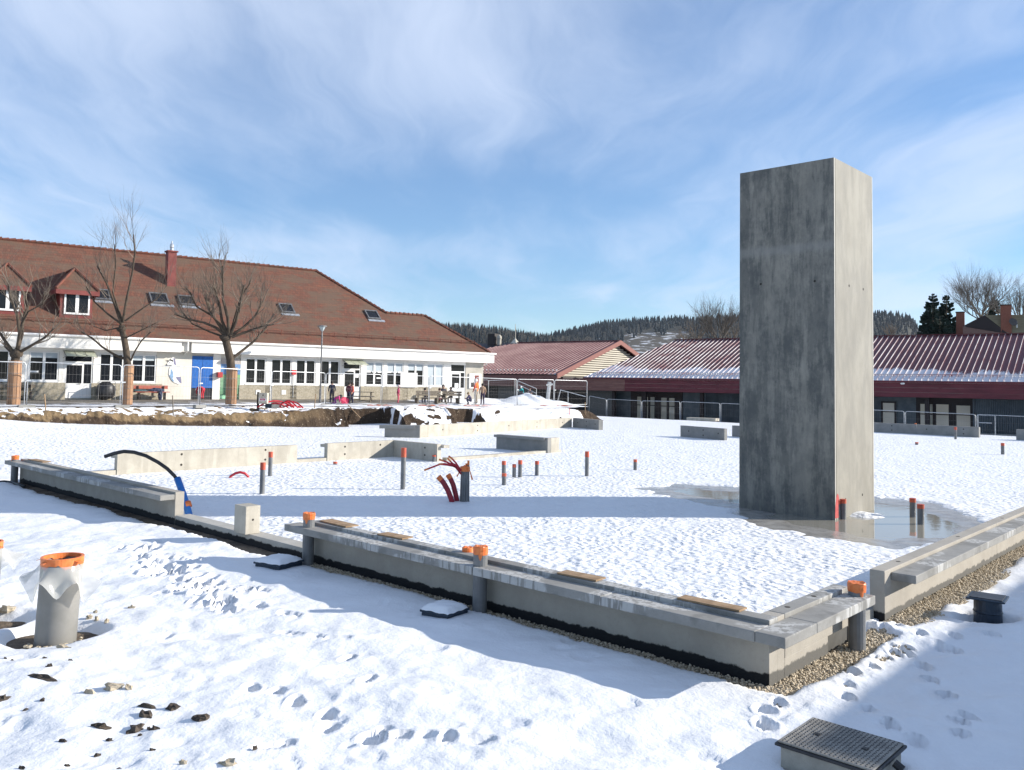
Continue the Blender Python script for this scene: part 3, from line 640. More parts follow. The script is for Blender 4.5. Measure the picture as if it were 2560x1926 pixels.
# ------------------------------------------------------------------ foundation walls (site frame: local x = v, local y = u)
def wall(label, u, v, group='concrete foundation walls'):
    return thing('foundation_wall', label, 'wall', S(u, v), TH, group)
def seg(root, name, u0, u1, v0, v1, z0, z1, mat, bevel=.006, sub=None):
    """box in site coordinates relative to a root placed at (ru, rv)"""
    ru, rv = root['_u'], root['_v']
    return MB().box(v0-rv, v1-rv, u0-ru, u1-ru, z0, z1).build(name, mat, sub or root, bevel=bevel)
def W(label, u, v):
    t = wall(label, u, v); t['_u'] = u; t['_v'] = v; return t
def holes(root, pts, axis, at, r=.035):
    """small dark tie holes on a face; axis 'v': face v = at, pts are (u, z)"""
    ru, rv = root['_u'], root['_v']
    for a, z in pts:
        m = MB(); n = 8
        if axis == 'v': m.tube([(at-rv-.004, a-ru, z), (at-rv+.02, a-ru, z)], r, n)
        else: m.tube([(a-rv, at-ru-.004, z), (a-rv, at-ru+.02, z)], r, n)
        m.build('tie_hole', M['hole'], root)
M['pale'] = mk('pale_panel_edge', (.42, .41, .37), (.48, .47, .43), 3, rough=.8)
M['hole'] = mk('tie_hole', (.04, .035, .03), rough=.9)
UPZ, LT, LB = .605, .565, .47
f1 = W('long concrete foundation wall nearest the viewer, turning a corner, with planks on top', .28, .28)
seg(f1, 'stem', .28, 7.55, .28, .45, -.2, LB-.001, M['stem'], .003); seg(f1, 'upstand', .28, 7.55, .28, .45, LB, UPZ, M['ledge'])
for a, b in ((0.002, 1.95), (1.958, 3.80), (3.808, 5.7), (5.708, 7.76)): seg(f1, 'ledge', a if a > .1 else .282, b, 0, .277, LB, LT, M['ledge'], .008)
seg(f1, 'stem', .283, .45, .4515, .60, -.2, UPZ-.002, M['stem'])
seg(f1, 'stem', .28, .45, .603, 2.14, .20, LB-.001, M['stem'], .003); seg(f1, 'upstand', .282, .448, .603, 2.14, LB, UPZ, M['ledge']); MB().blob((2.55-.28, .47-.28, .19), .3, 5, sq=(1.2, .34, .18), rough=.12, rings=7, seg=14).build('snow_cap', M['snow'], f1, smooth=True)
seg(f1, 'panel', .286, .40, .6045, 1.60, -.2, .198, M['stem'])
seg(f1, 'footing', .41, .60, 1.602, 2.415, -.2, .199, plain('shade_dark_footing', (.075, .074, .068)))  # footing coloured near black: the shadow of the recess is in the colour
for a, b in ((0, .66), (.663, 2.12)): seg(f1, 'ledge', 0, .2785, a, b, LB+.001, LT+.001, M['ledge'], .008)
for a, b in ((.9, .36), (4.1, .36), (6.1, .37)):
    m = MB().tube([(b-.28, a-.28, UPZ-.01), (b-.28, a-.28, UPZ+.002)], .028, 8); m.build('lifting_hole', M['hole'], f1)
for a in (.85, 1.45): MB().tube([(a-.28, .37-.28, UPZ-.01), (a-.28, .37-.28, UPZ+.002)], .028, 8).build('lifting_hole', M['hole'], f1)
lb = W('low concrete footing with a black coated front bridging the gap between the two near walls', 7.6, .28)
seg(lb, 'footing', 7.56, 11.79, .28, .56, -.2, .19, M['lowbeam'])
ps = W('short square concrete post standing alone on the low footing', 9.2, .24); seg(ps, 'post', 9.2, 9.56, .20, .46, .192, .64, M['conc']); holes(ps, [(.33, .42)], 'u', 9.2, .018)
f2 = W('concrete foundation wall further left with a capped pipe at its far end', 11.83, .28)
seg(f2, 'stem', 11.82, 20.2, .28, .45, -.2, UPZ, M['stem'])
for a, b in ((11.83, 15.9), (15.908, 20.45)): seg(f2, 'ledge', a, b, 0, .277, LB, LT, M['ledge'], .008)
rw = W('concrete foundation wall on the right running back along the gravel', .28, 3.2)
for a, b in ((3.2, 8.2), (8.206, 14), (14.006, 19)): seg(rw, 'stem', .28, .45, a, b, -.2, UPZ, M['stem'])
for a, b in ((3.40, 8.2), (8.206, 14), (14.006, 19)): seg(rw, 'ledge', .0, .277, a, b, LB, LT, M['ledge'], .008)
seg(rw, 'footing', .40, .70, 2.42, 3.19, -.2, .17, M['cgrey'])
for v in (3.9, 6.4, 8.9): MB().tube([(v-3.2, .36-.28, UPZ-.01), (v-3.2, .36-.28, UPZ+.002)], .028, 8).build('lifting_hole', M['hole'], rw)
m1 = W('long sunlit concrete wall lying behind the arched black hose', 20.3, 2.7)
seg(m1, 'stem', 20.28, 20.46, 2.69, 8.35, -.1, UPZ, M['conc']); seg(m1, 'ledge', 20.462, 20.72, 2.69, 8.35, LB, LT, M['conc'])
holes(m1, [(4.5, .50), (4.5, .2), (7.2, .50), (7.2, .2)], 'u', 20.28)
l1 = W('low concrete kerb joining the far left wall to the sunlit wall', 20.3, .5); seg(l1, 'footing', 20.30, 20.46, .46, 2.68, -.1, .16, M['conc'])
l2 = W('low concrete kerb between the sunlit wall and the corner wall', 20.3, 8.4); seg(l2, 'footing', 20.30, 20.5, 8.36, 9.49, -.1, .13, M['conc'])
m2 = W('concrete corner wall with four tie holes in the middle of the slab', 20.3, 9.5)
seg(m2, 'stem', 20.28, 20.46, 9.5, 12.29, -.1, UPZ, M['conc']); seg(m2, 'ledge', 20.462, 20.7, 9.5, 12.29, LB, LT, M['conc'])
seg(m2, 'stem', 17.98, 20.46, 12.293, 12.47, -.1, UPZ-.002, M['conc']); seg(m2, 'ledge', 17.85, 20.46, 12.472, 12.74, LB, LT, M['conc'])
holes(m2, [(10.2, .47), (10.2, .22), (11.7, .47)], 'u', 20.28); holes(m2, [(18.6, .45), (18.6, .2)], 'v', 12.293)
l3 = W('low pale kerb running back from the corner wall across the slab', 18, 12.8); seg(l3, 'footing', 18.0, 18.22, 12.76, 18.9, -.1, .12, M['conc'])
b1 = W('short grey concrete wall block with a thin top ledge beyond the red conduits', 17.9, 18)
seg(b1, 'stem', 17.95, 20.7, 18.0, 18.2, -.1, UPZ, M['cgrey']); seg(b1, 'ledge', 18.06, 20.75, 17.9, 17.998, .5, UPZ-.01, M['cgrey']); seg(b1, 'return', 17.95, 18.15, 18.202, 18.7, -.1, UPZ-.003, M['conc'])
def freewall(label, P, Q, thick, z0=-.1, z1=.62, mat=None, hol=0, side=1):
    P = np.array(P); Q = np.array(Q); d = Q-P; L_ = np.hypot(d[0], d[1]); t = thing('foundation_wall', label, 'wall', (P[0], P[1], 0), math.atan2(d[1], d[0]), 'concrete foundation walls')
    MB().box(0, L_, 0, thick, z0, z1).build('stem', mat or M['conc'], t, bevel=.006)
    for k in range(hol):
        x = L_*(k+.6)/hol
        for z in ((.47, .2) if k % 2 else (.36,)): MB().tube([(x, -.004, z), (x, .02, z)], .04, 8).build('tie_hole', M['hole'], t)
    return t, L_
P1 = G(1050, 1064, .62); P2 = G(1430, 1045, .62); P3 = G(1497, 1050.5, .62); P0 = G(962, 1063, .62)
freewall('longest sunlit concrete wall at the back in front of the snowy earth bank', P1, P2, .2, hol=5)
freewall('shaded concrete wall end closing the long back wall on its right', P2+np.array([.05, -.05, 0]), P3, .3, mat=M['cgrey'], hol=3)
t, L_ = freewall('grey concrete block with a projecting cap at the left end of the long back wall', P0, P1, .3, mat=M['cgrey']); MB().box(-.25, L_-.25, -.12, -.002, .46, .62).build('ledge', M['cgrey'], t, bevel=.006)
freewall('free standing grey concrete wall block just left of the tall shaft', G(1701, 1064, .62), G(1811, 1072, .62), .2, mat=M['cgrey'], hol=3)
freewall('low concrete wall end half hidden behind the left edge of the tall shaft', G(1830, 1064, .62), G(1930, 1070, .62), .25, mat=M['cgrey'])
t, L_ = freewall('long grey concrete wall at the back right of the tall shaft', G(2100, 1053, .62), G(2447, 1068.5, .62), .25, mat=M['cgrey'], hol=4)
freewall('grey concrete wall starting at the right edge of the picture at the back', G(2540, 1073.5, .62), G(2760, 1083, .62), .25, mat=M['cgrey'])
t = thing('concrete_block', 'small flat concrete slab lying at the far edge of the snow before the cladding', 'slab', G(1757, 1052), -.6); MB().box(-1.2, 1.2, -.4, .4, 0, .22).build('slab', M['conc'], t, bevel=.01)
# ------------------------------------------------------------------ lift shaft
tw = thing('concrete_tower', 'tall grey precast concrete lift shaft standing in a puddle', 'tower', S(3.78, 10.5), TH)
HT = 7.58
def edge_panel(x0, x1):
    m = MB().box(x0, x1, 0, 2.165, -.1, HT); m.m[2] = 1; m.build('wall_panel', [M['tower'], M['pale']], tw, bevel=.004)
MB().box(.016, 2.19, .016, 2.15, -.1, HT-.12).build('core', M['cgrey'], tw)
edge_panel(0, .05)
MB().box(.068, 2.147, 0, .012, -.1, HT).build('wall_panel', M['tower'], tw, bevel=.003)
edge_panel(2.165, 2.215)
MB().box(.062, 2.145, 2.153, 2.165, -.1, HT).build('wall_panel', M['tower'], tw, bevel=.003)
for x, z in ((.80, 4.93), (1.62, 4.93), (.55, .36), (1.5, .38)): MB().tube([(x, -.003, z), (x, .02, z)], .03, 8).build('tie_hole', M['hole'], tw)
m = MB(); m.prism([(.03+.13*math.cos(a)+.09, -.0005, .02+.50*max(0, math.sin(a))) for a in [math.pi*k/14 for k in range(15)]], (0, -.0015, 0)); m.build('paint_mark', plain('spray_red', (.42, .07, .07)), tw)
for y, z in ((1.65, 5.0), (.42, 4.98)): MB().tube([(-.003, y, z), (.02, y, z)], .028, 8).build('tie_hole', M['hole'], tw)
# ------------------------------------------------------------------ pipes that stick up
def pipe(px, py, top, dia, label, group='grey pipes capped with orange tape', mat='pvc', cap='orange', capf=.12, z0=0.0, h=None, p=None, dome=False, lean=(0, 0)):
    p = G(px, py, z0) if p is None else p; H = h if h else hgt(px, top, p)-z0; r = dia/2
    t = thing('standing_pipe', label, 'pipe', (p[0], p[1], z0), 0, group); e = np.array([lean[0], lean[1], 0])
    c = max(.05, H*capf)
    MB().tube([(0, 0, -.15), e*(H-c*.6)/H*H+np.array([0, 0, H-c*.6])], r, 16).build('pipe', M[mat], t, smooth=False)
    m = MB(); n = 16; rr = random.Random(int(px*7+py))
    if dome:
        c = .085; prof = [(r*1.03, H-c*1.1), (r*1.05, H-c*.75), (r*1.07, H-c*.4), (r*1.07, H-c*.12), (r*1.0, H), (r*.6, H-.004), (r*.2, H-.010)]
        m.lathe(prof, n)
        m.v = [(x*(1+.03*rr.uniform(-1, 1)), y*(1+.03*rr.uniform(-1, 1)), z+rr.uniform(-.007, .007)) for x, y, z in m.v]
        a = rr.uniform(3.4, 5.2)
        for k in range(5): b_ = a+k*.10; q = [(r*1.045*math.cos(b_), r*1.045*math.sin(b_), H-c), (r*1.045*math.cos(b_+.1), r*1.045*math.sin(b_+.1), H-c), (r*1.04*math.cos(b_+.1), r*1.04*math.sin(b_+.1), H-c*(1.9-.25*abs(k-1.6))), (r*1.04*math.cos(b_), r*1.04*math.sin(b_), H-c*(1.9-.25*abs(k-2.6)))]; m.add(q, [(0, 1, 2, 3)])
    else: m.tube([e*(H-c)/H+np.array([0, 0, H-c]), e+np.array([0, 0, H])], r*1.06, n)
    m.build('tape', M[cap], t); return t
gp = 'small grey pipes with red sprayed tops standing in the slab'
for px, py, tp, dia, lab in [
    (655, 1237, 1157, .12, 'grey slab pipe nearest the blue conduit, front one of a pair'), (675, 1192, 1130, .118, 'grey slab pipe behind its twin before the sunlit wall'),
    (1007, 1226, 1120, .125, 'tallest lone grey slab pipe left of the red conduits'), (1033, 1148, 1117, .13, 'grey pipe standing close against the shaded corner wall'),
    (1085, 1156, 1138, .12, 'short pipe at the free end of the corner wall'), (838, 1163, 1155, .13, 'lowest pipe stub in front of the corner wall'),
    (1260, 1216, 1184, .118, 'front short pipe right of the red conduits'), (1259, 1196, 1153, .115, 'pipe directly behind the front short pipe right of the conduits'),
    (1285, 1196, 1161, .105, 'shorter pipe of the close pair right of the conduits'), (1300, 1196, 1151, .115, 'taller pipe of the close pair right of the conduits'),
    (1342, 1191, 1153, .115, 'lone medium pipe right of the close pair'), (1467, 1193, 1129, .118, 'tall lone pipe in the middle of the snowy slab'),
    (1588, 1178, 1149, .114, 'short pipe between the tall lone pipe and the shaft'), (2282, 1291, 1246, .125, 'taller pipe in the puddle right of the shaft'),
    (2302, 1309, 1261, .13, 'shorter pipe in the puddle right of the shaft'), (2507, 1138, 1108, .14, 'pipe at far right in front of the back wall'),
    (2389, 1100, 1068, .13, 'pipe standing against the long back right wall'), (2292, 1114, 1106, .15, 'red stub in the snow right of the shaft'),
    (2108, 1296, 1248, .12, 'pipe touching the lit foot of the shaft, right of its twin'), (2094, 1296, 1250, .12, 'pipe at the very corner of the shaft foot')]:
    pipe(px, py, tp, dia, lab, gp, cap='spray', capf=.22)
wp = 'thick rainwater pipes at the foundation walls'
pipe(1200, 0, 0, .168, 'thick grey pipe rising through the middle of the near wall ledge, orange wrapped', wp, h=.79, p=S(3.80, .13), dome=True, capf=.15)
pipe(775, 0, 0, .168, 'thick grey pipe at the left end of the near wall, orange rim', wp, h=.77, p=S(7.32, .13), dome=True, capf=.10)
pipe(2125, 0, 0, .172, 'thick grey pipe at the right end of the corner wall with crumpled orange tape', wp, h=.70, p=S(.14, 1.98), dome=True, capf=.15)
pipe(55, 0, 0, .165, 'thick grey pipe at the far end of the left wall, orange rim', wp, h=.70, p=S(20.1, .13), dome=True, capf=.14)
pipe(1170, 0, 0, .13, 'orange taped pipe stub peeping up behind the near wall', wp, h=.66, p=G(1169, 1368, .66), dome=True, capf=.15)
pipe(2290, 0, 0, .11, 'orange capped stub on top of the long back right wall', None, h=.10, p=np.array([*G(2289, 1062, .62)[:2], .60]), z0=.60, cap='orange', capf=.5)
# big inspection pipes wrapped in film, bottom left
def big_pipe(p, H, r, label, seed, lean):
    t = thing('inspection_pipe', label, 'pipe', (p[0], p[1], 0), 0, 'big grey inspection pipes with orange tape rims'); rr = random.Random(seed)
    e = np.array([lean[0], lean[1], 0])
    body = MB(); n = 40
    ring = lambda k, rad, z: [(e[0]*z/H+rad*math.cos(6.2832*j/n), e[1]*z/H+rad*math.sin(6.2832*j/n), z) for j in range(n)]
    vs = ring(0, r, -.15)+ring(0, r, H)+ring(0, r-.012, H)+ring(0, r-.012, .1)+ring(0, .001, .1)
    fs = [(k*n+j, k*n+(j+1) % n, (k+1)*n+(j+1) % n, (k+1)*n+j) for k in range(4) for j in range(n)]
    o = body.add(vs, fs).build('pipe', M['pvcl'], t, smooth=True); s = o.modifiers.new('es', 'EDGE_SPLIT')
    tp = MB(); zt = lambda j: .085+.022*math.sin(j*.7+seed)+.012*math.sin(j*2.1)
    vs = []
    for rad, f in ((r+.006, 1), (r+.008, 0), (r-.02, 0), (r-.022, .55)):
        vs += [(e[0]+rad*math.cos(6.2832*j/n), e[1]+rad*math.sin(6.2832*j/n), H+.006-(zt(j) if f == 1 else (zt(j+3)*f))) for j in range(n)]
    tp.add(vs, [(k*n+j, k*n+(j+1) % n, (k+1)*n+(j+1) % n, (k+1)*n+j) for k in range(3) for j in range(n)])
    for a, l in ((2.9, .10), (5.9, .07), (4.3, .05), (1.2, .06)):       # loose ends of tape
        c, s_ = math.cos(a), math.sin(a); q = np.array([e[0]+r*c, e[1]+r*s_, H-.02]); d = np.array([c, s_, -.35])*l; k = np.array([-s_, c, 0])*.03
        tp.prism([q-k, q+k, q+k+d, q-k*.4+d], np.array([0, 0, .004]))
    tp.build('tape', M['orange'], t)
    fl = MB(); N = 64; K = 9                                       # skirt of clear film hanging from under the tape
    for i in range(K):
        s_ = i/(K-1)
        for j in range(N):
            a = 6.2832*j/N; ln = .17+.13*max(0, math.sin(a*3+seed))**1.5+.05*math.sin(a*7+seed*2)+.10*max(0, math.cos(a-5.2))**2
            fold = .5+.5*math.sin(a*8+seed+1.5*math.sin(a*2)); out = .012+s_*(.055+.09*fold*s_)+.10*s_*max(0, math.cos(a-.25))**4+.08*s_*max(0, math.cos(a-3.0))**4
            z = H-.07-ln*s_*(1-.35*s_*fold); rad = r+out
            fl.v.append((e[0]*z/H+rad*math.cos(a), e[1]*z/H+rad*math.sin(a), z))
    for i in range(K-1):
        for j in range(N): fl.f.append((i*N+j, i*N+(j+1) % N, (i+1)*N+(j+1) % N, (i+1)*N+j)); fl.m.append(0)
    fl.build('film', M['film'], t, smooth=True)
    return t
lp = G(139, 1596); big_pipe(lp, .83, .195, 'big grey inspection pipe wrapped with clear film and orange tape, left foreground', 2, (.035, .0))
lp2 = G(-51, 1545); big_pipe(lp2, .83, .17, 'big grey inspection pipe cut off by the left edge of the picture', 4, (.02, 0))
# red conduits and bundle
rc = thing('red_conduit', 'thick dark red conduit bending left, nearest to the viewer of two', 'conduit', G(1133, 1258), 0, 'pair of thick dark red conduits')
V3 = lambda px, py, D: dep(px, py, D)
def bendtube(root, pix, D, r, mat, name, n=10, end=None):
    o = np.array(root.location); pts = [dep(x, y, d)-o for (x, y), d in zip(pix, D)]
    MB().tube(pts, r, n).build(name, M[mat], root, smooth=True)
    if end: a = pts[-1]; b = pts[-2]; d = (a-b)/np.linalg.norm(a-b); MB().tube([a-d*.10, a+d*.006], r*1.07, n).build('tape', M[end], root)
D0 = 19.05
bendtube(rc, [(1132, 1262), (1127, 1245), (1119, 1225), (1108, 1206), (1096, 1192)], [D0]*5, .060, 'redd', 'conduit', end='orange')
rc2 = thing('red_conduit', 'thick dark red conduit behind, standing more upright of the two', 'conduit', G(1144, 1256), 0, 'pair of thick dark red conduits')
bendtube(rc2, [(1144, 1260), (1140, 1240), (1133, 1212), (1127, 1199), (1120, 1187)], [D0+.15]*5, .058, 'redd', 'conduit', end='orange')
bd = thing('pipe_bundle', 'bundle of grey pipes tied with orange tape and thin red conduits arching left', 'pipe bundle', G(1161, 1257))
o = np.array(bd.location)
for k, (dx, dy, tp) in enumerate([(-.075, 0, 1168), (-.04, -.04, 1166), (0, -.05, 1163), (.045, -.04, 1166), (.08, 0, 1152), (-.03, .05, 1166), (.03, .06, 1160)]):
    hh = hgt(1161, tp, o); m = MB().tube([(dx*1.15, dy*1.15, -.1), (dx, dy, hh*.6), (dx*.9, dy*.9, hh)], .024, 8); m.build('pipe', M['pvc'], bd)
    MB().tube([(dx*.92, dy*.92, hh-.10), (dx*.9, dy*.9, hh+.004)], .026, 8).build('tape', M['orange'], bd)
MB().lathe([(.108, .70), (.114, .73), (.112, .79), (.106, .81)], 14).build('tape', M['orange'], bd)
MB().prism([(-.11, -.06, .74), (-.09, -.08, .74), (-.16, -.09, .58), (-.19, -.07, .59)], (0, .004, 0)).prism([(.10, -.05, .74), (.12, -.05, .72), (.19, -.06, .52), (.15, -.06, .52)], (0, .004, 0)).build('loose_tape', M['orange'], bd)
D1 = D0
for pix in ([(1152, 1186), (1147, 1172), (1135, 1166), (1120, 1163), (1100, 1161), (1061, 1176)], [(1152, 1178), (1142, 1165), (1130, 1158), (1119, 1146)], [(1152, 1176), (1140, 1158), (1130, 1147), (1122, 1141)], [(1150, 1182), (1137, 1166), (1118, 1156), (1098, 1149)], [(1151, 1184), (1142, 1170), (1128, 1163), (1112, 1160), (1097, 1161)]):
    bendtube(bd, pix, [D1]*len(pix), .020, 'red', 'red_conduit', 7, 'orange')
rl = thing('red_loop', 'thin red conduit loop arching out of the snow before the sunlit wall', 'conduit', G(597, 1196)); bendtube(rl, [(572, 1200), (577, 1191), (588, 1184), (600, 1181), (612, 1184), (619, 1190), (622, 1198)], [22.95, 22.95, 23, 23, 23, 23.1, 23.1], .035, 'red', 'conduit')
# blue conduit with black hose
bc = thing('blue_conduit', 'leaning blue conduit with a black hose arching out of its top', 'conduit', G(471, 1288))
bendtube(bc, [(474, 1292), (466, 1262), (455, 1228), (443, 1196)], [16.5, 16.6, 16.7, 16.8], .065, 'bluep', 'conduit', 12)
bendtube(bc, [(446, 1204), (436, 1190), (418, 1172), (395, 1156), (365, 1140), (335, 1131), (310, 1129), (285, 1134), (262, 1142)], [16.8]*9, .036, 'black', 'hose', 8)
bendtube(bc, [(471.5, 1268), (468, 1256)], [16.58, 16.62], .069, 'orange', 'tape', 12)
# planks on the walls
def plank(u, v, z, l, w_, ang, label):
    t = thing('plank', label, 'plank', S(u, v, z), TH+ang, 'plywood offcuts lying on the wall tops'); MB().box(-w_/2, w_/2, -l/2, l/2, 0, .018).build('board', M['wood'], t, bevel=.002)
plank(5.72, .42, UPZ+.003, .50, .20, .06, 'plywood offcut on the near wall between the left and middle pipes')
plank(2.52, .40, UPZ+.003, .52, .19, .05, 'plywood offcut on the near wall right of the middle pipe')
plank(.93, .40, UPZ+.003, .66, .16, .02, 'plywood offcut nearest the wall corner')
plank(7.05, .46, UPZ+.003, .7, .22, -.05, 'plywood offcut behind the left end pipe of the near wall')
plank(19.3, .42, UPZ+.003, .9, .2, .05, 'plywood offcut on the far left wall behind its pipe')
# chamber lids
def lid(px, py, ang, sz, label, snowy=True, hgt_=.12):
    p = G(px, py, .05); t = thing('manhole', label, 'manhole cover', (p[0], p[1], 0), ang, 'low square chamber lids under snow')
    MB().box(-sz, sz, -sz, sz, -.05, hgt_-.03).build('frame', M['lidblue'], t, bevel=.01); MB().box(-sz*1.08, sz*1.08, -sz*1.08, sz*1.08, hgt_-.028, hgt_).build('cover', M['lidblue'], t, bevel=.008)
    m = MB(); n = 14
    for i in range(n):
        for j in range(n):
            a, b = -1+2*i/(n-1), -1+2*j/(n-1); e = max(abs(a), abs(b)); z = hgt_+.062*(1-max(0, e-.55)**2/.2025*.97)+.01*math.sin(i*1.3+j)*.5
            m.v.append((a*sz*1.06, b*sz*1.06, z))
    for i in range(n-1):
        for j in range(n-1): m.f.append((i*n+j, (i+1)*n+j, (i+1)*n+j+1, i*n+j+1)); m.m.append(0)
    m.build('snow_cap', M['snow'], t, smooth=True)
lid(1112, 1537, TH+.15, .19, 'snow covered chamber lid beside the middle pipe of the near wall')
lid(697, 1416, TH+.25, .23, 'snow covered chamber lid at the left end of the near wall', hgt_=.13)
bs = G(2470, 1553); t = thing('manhole', 'dark blue plastic riser with a flat square lid, right edge', 'manhole cover', (bs[0], bs[1], 0), TH+.10)
MB().lathe([(.155, -.1), (.15, .10), (.16, .11), (.15, .13), (.148, .26)], 24).build('riser', M['lidblue'], t, smooth=False)
MB().box(-.20, .20, -.20, .20, .262, .285).build('cover', M['lidblue'], t, bevel=.008); MB().box(-.17, .17, -.17, .17, .285, .293).build('plate', M['black'], t, bevel=.004)
# concrete box with diamond tread cover, bottom right
cb = S(-.84, -.93); t = thing('inspection_chamber', 'concrete inspection box with dark diamond tread cover, bottom right corner', 'manhole cover', (cb[0], cb[1], 0), TH)
MB().box(-.285, .285, -.315, .315, -.15, .188).build('box', M['boxc'], t, bevel=.012)
MB().box(-.312, .312, -.345, .345, .189, .210).build('frame', M['black'], t, bevel=.006)
cv = MB().box(-.296, .296, -.328, .328, .210, .225).build('cover', M['iron'], t, bevel=.007)
m = MB()
for i in range(19):
    for j in range(21):
        x = -.27+i*.030; y = -.302+j*.030; a = .78 if (i+j) % 2 else -.78; c, s_ = math.cos(a), math.sin(a); L2, W2 = .0135, .0058
        q = [(x+c*L2, y+s_*L2, .225), (x-s_*W2, y+c*W2, .225), (x-c*L2, y-s_*L2, .225), (x+s_*W2, y-c*W2, .225)]
        m.add(q+[(x, y, .2325)], [(0, 1, 4), (1, 2, 4), (2, 3, 4), (3, 0, 4)])
tag(m.build('tread', M['tread'], t), kind='stuff')
for y in (.17, -.17): MB().box(-.02, .02, y-.02, y+.02, .2255, .2315).build('key_slot', M['black'], t)
MB().tube([(.05, -.345, .17), (.05, -.40, .14)], .03, 8).build('lug', M['black'], t)
# stones and clods poking through the snow, bottom left
def clod(px, py, L_, W_, Hh, mat, label, name, group, seed, ang=0):
    j, i = np.searchsorted(gx, G(px, py, .06)[0]), np.searchsorted(gy, G(px, py, .06)[1]); p = G(px, py, .06); z = SNZ[min(i, len(gy)-1), min(j, len(gx)-1)]
    m = MB().blob((0, 0, 0), 1, seed, 0, (1, 1, 1), .42, 6, 8); m.v = [(x*L_/2, y*W_/2, zc*Hh) for x, y, zc in m.v]
    o = m.build(name, M[mat], loc=(p[0], p[1], z-Hh*.12), rot=(0, 0, ang)); tag(o, label, 'stone' if name == 'stone' else 'soil', group)
cg = 'dark clods of soil poking through the snow'; q2 = lambda X, Y: (X/3.423, 1440+Y/3.423)
for k, (X, Y, l, w_, a, lab) in enumerate([(340, 925, .30, .07, -.35, 'longest dark soil ridge poking through the snow at bottom left'), (1165, 1300, .14, .13, -.5, 'largest chunky dark clod in the bottom left snow'), (1240, 1210, .13, .10, -.6, 'dark clod just above the largest one'),
    (865, 1300, .15, .06, -.1, 'flat dark clod left of the largest one'), (1235, 1135, .17, .05, -.2, 'thin dark clod above the clod group'), (1480, 1150, .11, .07, 0, 'dark clod right of the clod group, beside a footprint'), (1725, 1255, .14, .07, -.1, 'dark clod furthest right in the bottom left snow'),
    (25, 1075, .11, .12, 0, 'dark clod cut by the left edge'), (415, 840, .07, .035, 0, 'small dark clod above the long soil ridge'), (1325, 1315, .09, .04, 0, 'small dark clod just right of the largest one')]):
    clod(*q2(X, Y), l, w_, .036, 'clod', lab, 'soil_clod', cg, k, a)
CR_ = ['right of the small dark clod, upper left', 'above the small dark clod', 'at the left edge above the long ridge', 'next to the left edge crumb', 'below the long soil ridge', 'lowest below the long soil ridge', 'below the flat clod', 'just under the largest clod', 'in the lower middle of the snow', 'at the bottom edge, right', 'in the left lower snow, thin', 'in the bottom left snow, brownish', 'nearest the bottom left corner', 'at the bottom edge, left', 'far to the right of the clods', 'touching the clod right of the largest one']
for k, (X, Y, l) in enumerate([(600, 770, .05), (380, 740, .04), (45, 745, .06), (105, 748, .035), (360, 1100, .06), (220, 1152, .045), (940, 1393, .055), (1200, 1357, .035), (1300, 1493, .05), (1030, 1637, .05), (545, 1418, .07), (830, 1522, .04), (185, 1650, .05), (575, 1600, .04), (2180, 1520, .04), (1270, 1305, .03)]):
    clod(*q2(X, Y), l, l*.5, .02, 'clod', 'dark crumb of soil '+CR_[k], 'soil_crumb', 'small dark crumbs of soil on the foreground snow', 40+k, rs.uniform(-1, 1))
sg = 'tan stones lying in the left foreground snow'
for k, (X, Y, l, w_, lab) in enumerate([(960, 1000, .18, .08, 'largest tan stone below the big pipe, half in snow'), (55, 285, .20, .14, 'big pale stone at the left edge behind the pipe'), (540, 630, .16, .07, 'long tan stone just in front of the big pipe'), (765, 360, .07, .06, 'tan stone right of the big pipe, left of a grey one'), (825, 372, .045, .04, 'grey stone right of the big pipe'),
    (915, 390, .05, .05, 'small tan stone furthest right of the big pipe'), (815, 322, .05, .04, 'small tan stone above its neighbours right of the pipe'), (1130, 268, .09, .05, 'lone brown stone further right of the pipe'), (700, 525, .10, .09, 'square pale stone at the foot of the big pipe'), (735, 490, .10, .09, 'brown stone at the foot of the big pipe'),
    (290, 460, .11, .07, 'tan stone in the shadow left of the pipe foot'), (1100, 998, .06, .05, 'small tan stone right of the largest tan stone'), (765, 1030, .10, .05, 'tan sliver left of the largest tan stone'), (1955, 1635, .13, .09, 'pale stone at the bottom edge of the picture'), (1565, 1620, .06, .04, 'small tan stone near the bottom edge')]):
    clod(*q2(X, Y), l, w_, .04, 'rock', lab, 'stone', sg, 80+k, rs.uniform(-.4, .4))
q = c3(1035, 1410); clod(*q, .10, .05, .02, 'rock', 'tan stone bared in a boot print, bottom middle', 'stone', sg, 120, -.5)
for k in range(22):
    a = rs.uniform(0, 6.28); p = lp; m = MB().blob((0, 0, 0), 1, 200+k, 0, (1, 1, .6), .3, 4, 6); s_ = rs.uniform(.012, .035); m.v = [(x*s_, y*s_, z*s_) for x, y, z in m.v]
    tag(m.build('stone', M['rock'], loc=(p[0]+.27*math.cos(a)*rs.uniform(.8, 1.3), p[1]+.25*math.sin(a), -.02)), 'small tan pebble at the foot of the big inspection pipe', 'stone', 'pebbles round the foot of the big pipe')

hx = thing('black_hose', 'thin black hose lying on the snow at the far end of the left wall', 'hose', G(30, 1210)); o = np.array(hx.location)
MB().tube([G(x, y, .07)-o for x, y in ((62, 1216), (46, 1212), (30, 1206), (10, 1204), (-12, 1206), (-40, 1207))], .035, 6).build('tube', M['black'], hx, smooth=True)
